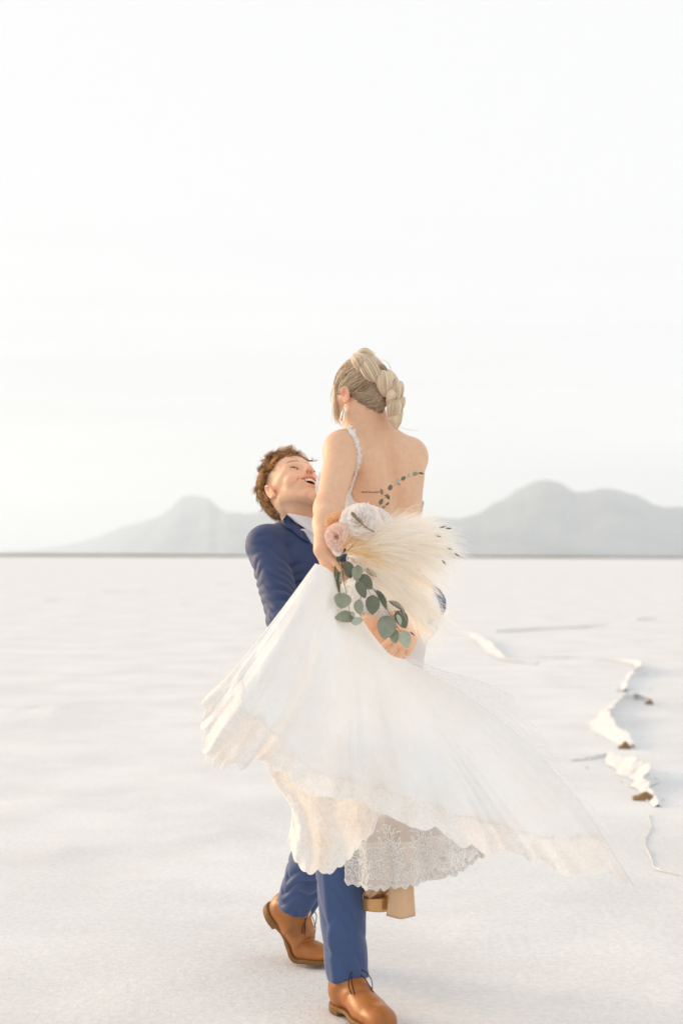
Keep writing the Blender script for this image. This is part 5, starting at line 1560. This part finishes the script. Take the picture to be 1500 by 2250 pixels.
# pampas plumes -----------------------------------------------------------
M_STRAW = principled('straw', lin(226, 200, 156), .7, .3)
M_PAMPAS = cloth('pampas', (.8, .7, .55), .5, attr=True)
def plume(pts, seed, dens=1500, width=.05, base_c=(251, 242, 226), tip_c=(255, 254, 252)):
    rg = np.random.default_rng(seed)
    ax = spline(np.array([P(*p) for p in pts]), 40); T = nrm(np.gradient(ax, axis=0))
    pl = empty_part('pampas_plume', bouquet)
    V, Q = tubes([ax], [np.linspace(.0014, .0004, 40)], 5); mk('stalk', V, Q, M_STRAW, pl)
    N = dens; K = 7
    t = rg.beta(1.5, 1.6, N) * .86 + .10
    i = np.clip((t * 39).astype(int), 0, 38); o = ax[i]; d = T[i]
    r1 = nrm(np.cross(d, rg.normal(size=(N, 3)))); 
    env = np.sin(np.clip((t - .02) / .98, 0, 1) * math.pi) ** .6
    L = rg.uniform(.055, .105, N) * (.65 + .5 * env)
    spread = rg.uniform(.06, .62, N) * width / .05
    tt = np.linspace(0, 1, K)
    pa = o[:, None] + d[:, None] * (L[:, None] * tt)[..., None] + r1[:, None] * (L * spread)[:, None, None] * (np.sin(tt * 1.9) * .8)[None, :, None]
    pa[..., 2] -= (.10 * L)[:, None] * tt[None] ** 2
    pa += rg.normal(size=(N, 1, 3)) * .010 * (tt ** 2)[None, :, None] + rg.normal(size=(N, K, 3)) * .0012 * tt[None, :, None]
    pa += (rg.normal(size=(N, 1, 3)) * .002)
    rad = np.outer(rg.uniform(.00025, .0005, N), 1 - .7 * tt)
    V, Q = ribbons(pa, rad, rg)
    mixv = np.clip(.15 + .95 * tt[None] + rg.normal(size=(N, 1)) * .22, 0, 1)
    c = lin(*base_c)[None, None] * (1 - mixv[..., None]) + lin(*tip_c)[None, None] * mixv[..., None]
    mk('plume_hair', V, Q, M_PAMPAS, pl, col=np.repeat(c.reshape(-1, 3), 2, 0), kind='stuff')
PL = [
    [(758, 1205, 3.93), (815, 1178, 3.92), (880, 1158, 3.94), (945, 1152, 3.98)],
    [(760, 1208, 3.92), (825, 1185, 3.89), (905, 1172, 3.89), (985, 1182, 3.92)],
    [(760, 1212, 3.92), (830, 1200, 3.87), (915, 1195, 3.86), (1002, 1214, 3.88)],
    [(758, 1214, 3.92), (825, 1210, 3.88), (900, 1220, 3.88), (972, 1250, 3.92)],
    [(760, 1218, 3.93), (820, 1222, 3.90), (888, 1248, 3.92), (946, 1290, 3.96)],
    [(770, 1228, 3.93), (835, 1262, 3.93), (905, 1308, 3.95), (972, 1362, 3.98)],
    [(772, 1232, 3.94), (830, 1275, 3.95), (890, 1330, 3.98), (945, 1392, 4.01)],
    [(765, 1225, 3.92), (812, 1240, 3.89), (870, 1280, 3.90), (925, 1335, 3.94)],
]
for k, p in enumerate(PL):
    plume(p, 60 + k, 1300, [.05, .055, .05, .055, .05, .045, .045, .045][k])
# a tuft of short golden grass at the binding
plume([(748, 1212, 3.90), (760, 1196, 3.885), (772, 1190, 3.89), (784, 1182, 3.895)], 90, 160, .05, (246, 222, 180), (250, 236, 208))
plume([(748, 1218, 3.90), (768, 1212, 3.88), (795, 1215, 3.87), (822, 1228, 3.87)], 91, 260, .05, (246, 222, 180), (250, 236, 208))
# eucalyptus --------------------------------------------------------------
M_EUC = [principled('eucalyptus_%s' % n, lin(*c), .6, .35, noise=(45, .14)) for n, c in (('dark', (110, 115, 98)), ('mid', (144, 150, 132)), ('light', (174, 181, 164)), ('brown', (136, 122, 100)))]
def leaf_mesh():
    g = []
    for a in np.linspace(0, 1, 11):
        w_ = math.sin(math.pi * a ** .80) ** .62 * .5 if 0 < a < 1 else 0.012
        g.append([(w_ * b, a - .5, .10 * (w_ * b) ** 2 * 3 + .10 * math.sin(a * 2.6) - .05 + .03 * abs(b) * w_) for b in np.linspace(-1, 1, 9)])
    return np.array(g)
LEAF = leaf_mesh()
def leaf(parent, u, v, Y, Lp, Wp, ang, shade, tilt=(0, 0)):
    """Lp/Wp pixel length and width, ang direction of the tip on the picture (degrees, 0 right, 90 down)"""
    c = P(u, v, Y); px = Y / FPX; a = math.radians(ang)
    view = nrm(CAMO - c); X = nrm(np.cross((0, 0, 1), view)); Z = np.cross(view, X)
    d = X * math.cos(a) - Z * math.sin(a); n = nrm(view + X * tilt[0] + Z * tilt[1]); d = nrm(d - n * (d @ n)); s = np.cross(d, n)
    ct = 1 / max(.5, view @ n)
    top = c + LEAF[..., :1] * Wp * px * ct * s + LEAF[..., 1:2] * Lp * px * d + LEAF[..., 2:3] * Lp * px * n
    bot = top - n * .0006
    full = np.concatenate([top, bot[::-1]], 0); full = np.concatenate([full, full[:1]], 0)
    V, Q, _ = gridmesh(full); return mk('leaf', V, Q, M_EUC[shade], parent)
def branch(pts, leaves, r=.0014):
    ax = spline(np.array([P(*p) for p in pts]), 30)
    b = empty_part('eucalyptus_branch', bouquet)
    V, Q = tubes([ax], [np.linspace(r, r * .5, 30)], 6); mk('stem', V, Q, M_TWIG, b)
    for l in leaves:
        leaf(b, *l)
        c = P(l[0], l[1], l[2]); a = math.radians(l[5]); k = l[2] / FPX
        base = c - np.array([math.cos(a), 0, -math.sin(a)]) * l[3] * .5 * k
        near = ax[np.argmin(np.linalg.norm(ax - base, axis=1))]
        V, Q = tubes([spline([near, (near + base) / 2 + np.array([0, -.002, 0]), base], 8)], [np.full(8, r * .45)], 5); mk('leaf_stalk', V, Q, M_TWIG, b)
branch([(750, 1238, 3.93), (755, 1275, 3.91), (762, 1312, 3.90), (768, 1345, 3.90)],
       [(752, 1320, 3.885, 36, 38, 100, 1, (.1, .2)), (757, 1357, 3.89, 44, 26, 175, 1, (.1, .5)), (785, 1365, 3.88, 27, 17, -20, 2, (0, .3)), (775, 1350, 3.885, 14, 9, 60, 2)])
branch([(760, 1240, 3.93), (778, 1268, 3.90), (790, 1298, 3.89), (794, 1330, 3.885)],
       [(765, 1252, 3.905, 40, 24, 75, 0, (.3, .1)), (785, 1259, 3.89, 36, 24, 95, 1, (-.2, .1)), (793, 1296, 3.88, 42, 22, 62, 0, (.3, .0)), (789, 1334, 3.875, 34, 22, 82, 1, (-.3, 0))])
branch([(768, 1240, 3.93), (792, 1266, 3.91), (808, 1295, 3.90), (816, 1312, 3.895)],
       [(803, 1279, 3.89, 42, 26, 50, 0, (.2, .2)), (818, 1329, 3.885, 44, 32, 92, 0, (.1, .1)), (816, 1258, 3.90, 30, 14, 40, 3)])
branch([(778, 1245, 3.94), (815, 1288, 3.94), (845, 1330, 3.945), (866, 1368, 3.95), (884, 1395, 3.95)],
       [(838, 1318, 3.93, 50, 13, 58, 0, (.5, .0)), (872, 1332, 3.945, 42, 12, 35, 0, (.3, .4)), (848, 1378, 3.93, 54, 42, 100, 1, (.1, .1)), (881, 1361, 3.94, 44, 28, 62, 0, (.35, .1)), (876, 1362, 3.932, 26, 10, 70, 2, (.4, 0)), (890, 1405, 3.93, 40, 27, 75, 2, (-.1, .1)), (867, 1398, 3.94, 32, 22, 85, 1, (-.3, .1))])
branch([(752, 1232, 3.94), (752, 1250, 3.925), (749, 1280, 3.92)], [(748, 1268, 3.915, 28, 6, 98, 2)], .0012)
# the loose sprig thrown up across her back
branch([(782, 1188, 3.95), (812, 1140, 4.02), (838, 1104, 4.08), (856, 1078, 4.12), (882, 1054, 4.15), (930, 1039, 4.17)],
       [(837, 1102, 4.07, 15, 9, -65, 0), (852, 1092, 4.10, 13, 8, 60, 0), (848, 1089, 4.09, 10, 4, 185, 3), (851, 1107, 4.09, 11, 5, -40, 0), (843, 1114, 4.08, 10, 7, -20, 1), (857, 1071, 4.11, 14, 10, -70, 0), (838, 1081, 4.09, 14, 7, 80, 3),
        (873, 1057, 4.13, 13, 8, 100, 2), (876, 1064, 4.13, 9, 4, 40, 1), (886, 1051, 4.14, 12, 9, -40, 0), (897, 1044, 4.15, 9, 6, -60, 2), (912, 1041, 4.16, 13, 9, -10, 1), (925, 1040, 4.165, 12, 5, 10, 0)], .0005)
# dried twig with pods, and dark seed tips among the plumes
tw = spline([P(760, 1200, 3.90), P(775, 1128, 3.86), P(790, 1146, 3.855), P(822, 1168, 3.855)], 20)
tw = spline([P(772, 1126, 3.86), P(786, 1142, 3.855), P(803, 1158, 3.855), P(822, 1169, 3.86)], 20)
V, Q = tubes([tw], [np.interp(np.linspace(0, 1, 20), [0, .1, .4, 1], [.0035, .006, .003, .0015])], 7); mk('seed_pod', V, Q, M_TWIG, bouquet)
for (u, v, a) in [(1003, 1219, 35), (985, 1161, 5), (972, 1158, -15), (975, 1236, 50), (988, 1206, 20), (962, 1178, 10), (905, 1392, 40)]:
    c = P(u, v, 3.87); a = math.radians(a); d = np.array([math.cos(a), 0, -math.sin(a)])
    V, Q = tubes([np.array([c + d * s for s in np.linspace(-.009, .009, 8)])], [.0022 * np.sin(np.linspace(.15, 3.0, 8))], 6); mk('seed_tip', V, Q, principled('seed', lin(104, 88, 72), .8, .2), bouquet)
HAZE = 1.12e-4
# ================================================================== haze over the flats
m, t, o = newmat('haze_air')
pv = t.nodes.new('ShaderNodeVolumePrincipled')
pv.inputs['Color'].default_value = (0.83, 0.915, 0.995, 1); pv.inputs['Density'].default_value = HAZE
pv.inputs['Anisotropy'].default_value = 0.15
t.links.new(pv.outputs[0], o.inputs['Volume'])
bx = [(x, y, z) for x in (-26000, 26000) for y in (-200, 26000) for z in (-5, 640)]
mk('haze', np.array(bx, float), [[0, 1, 3, 2], [4, 6, 7, 5], [0, 4, 5, 1], [2, 3, 7, 6], [0, 2, 6, 4], [1, 5, 7, 3]], m, kind='stuff', smooth=False)
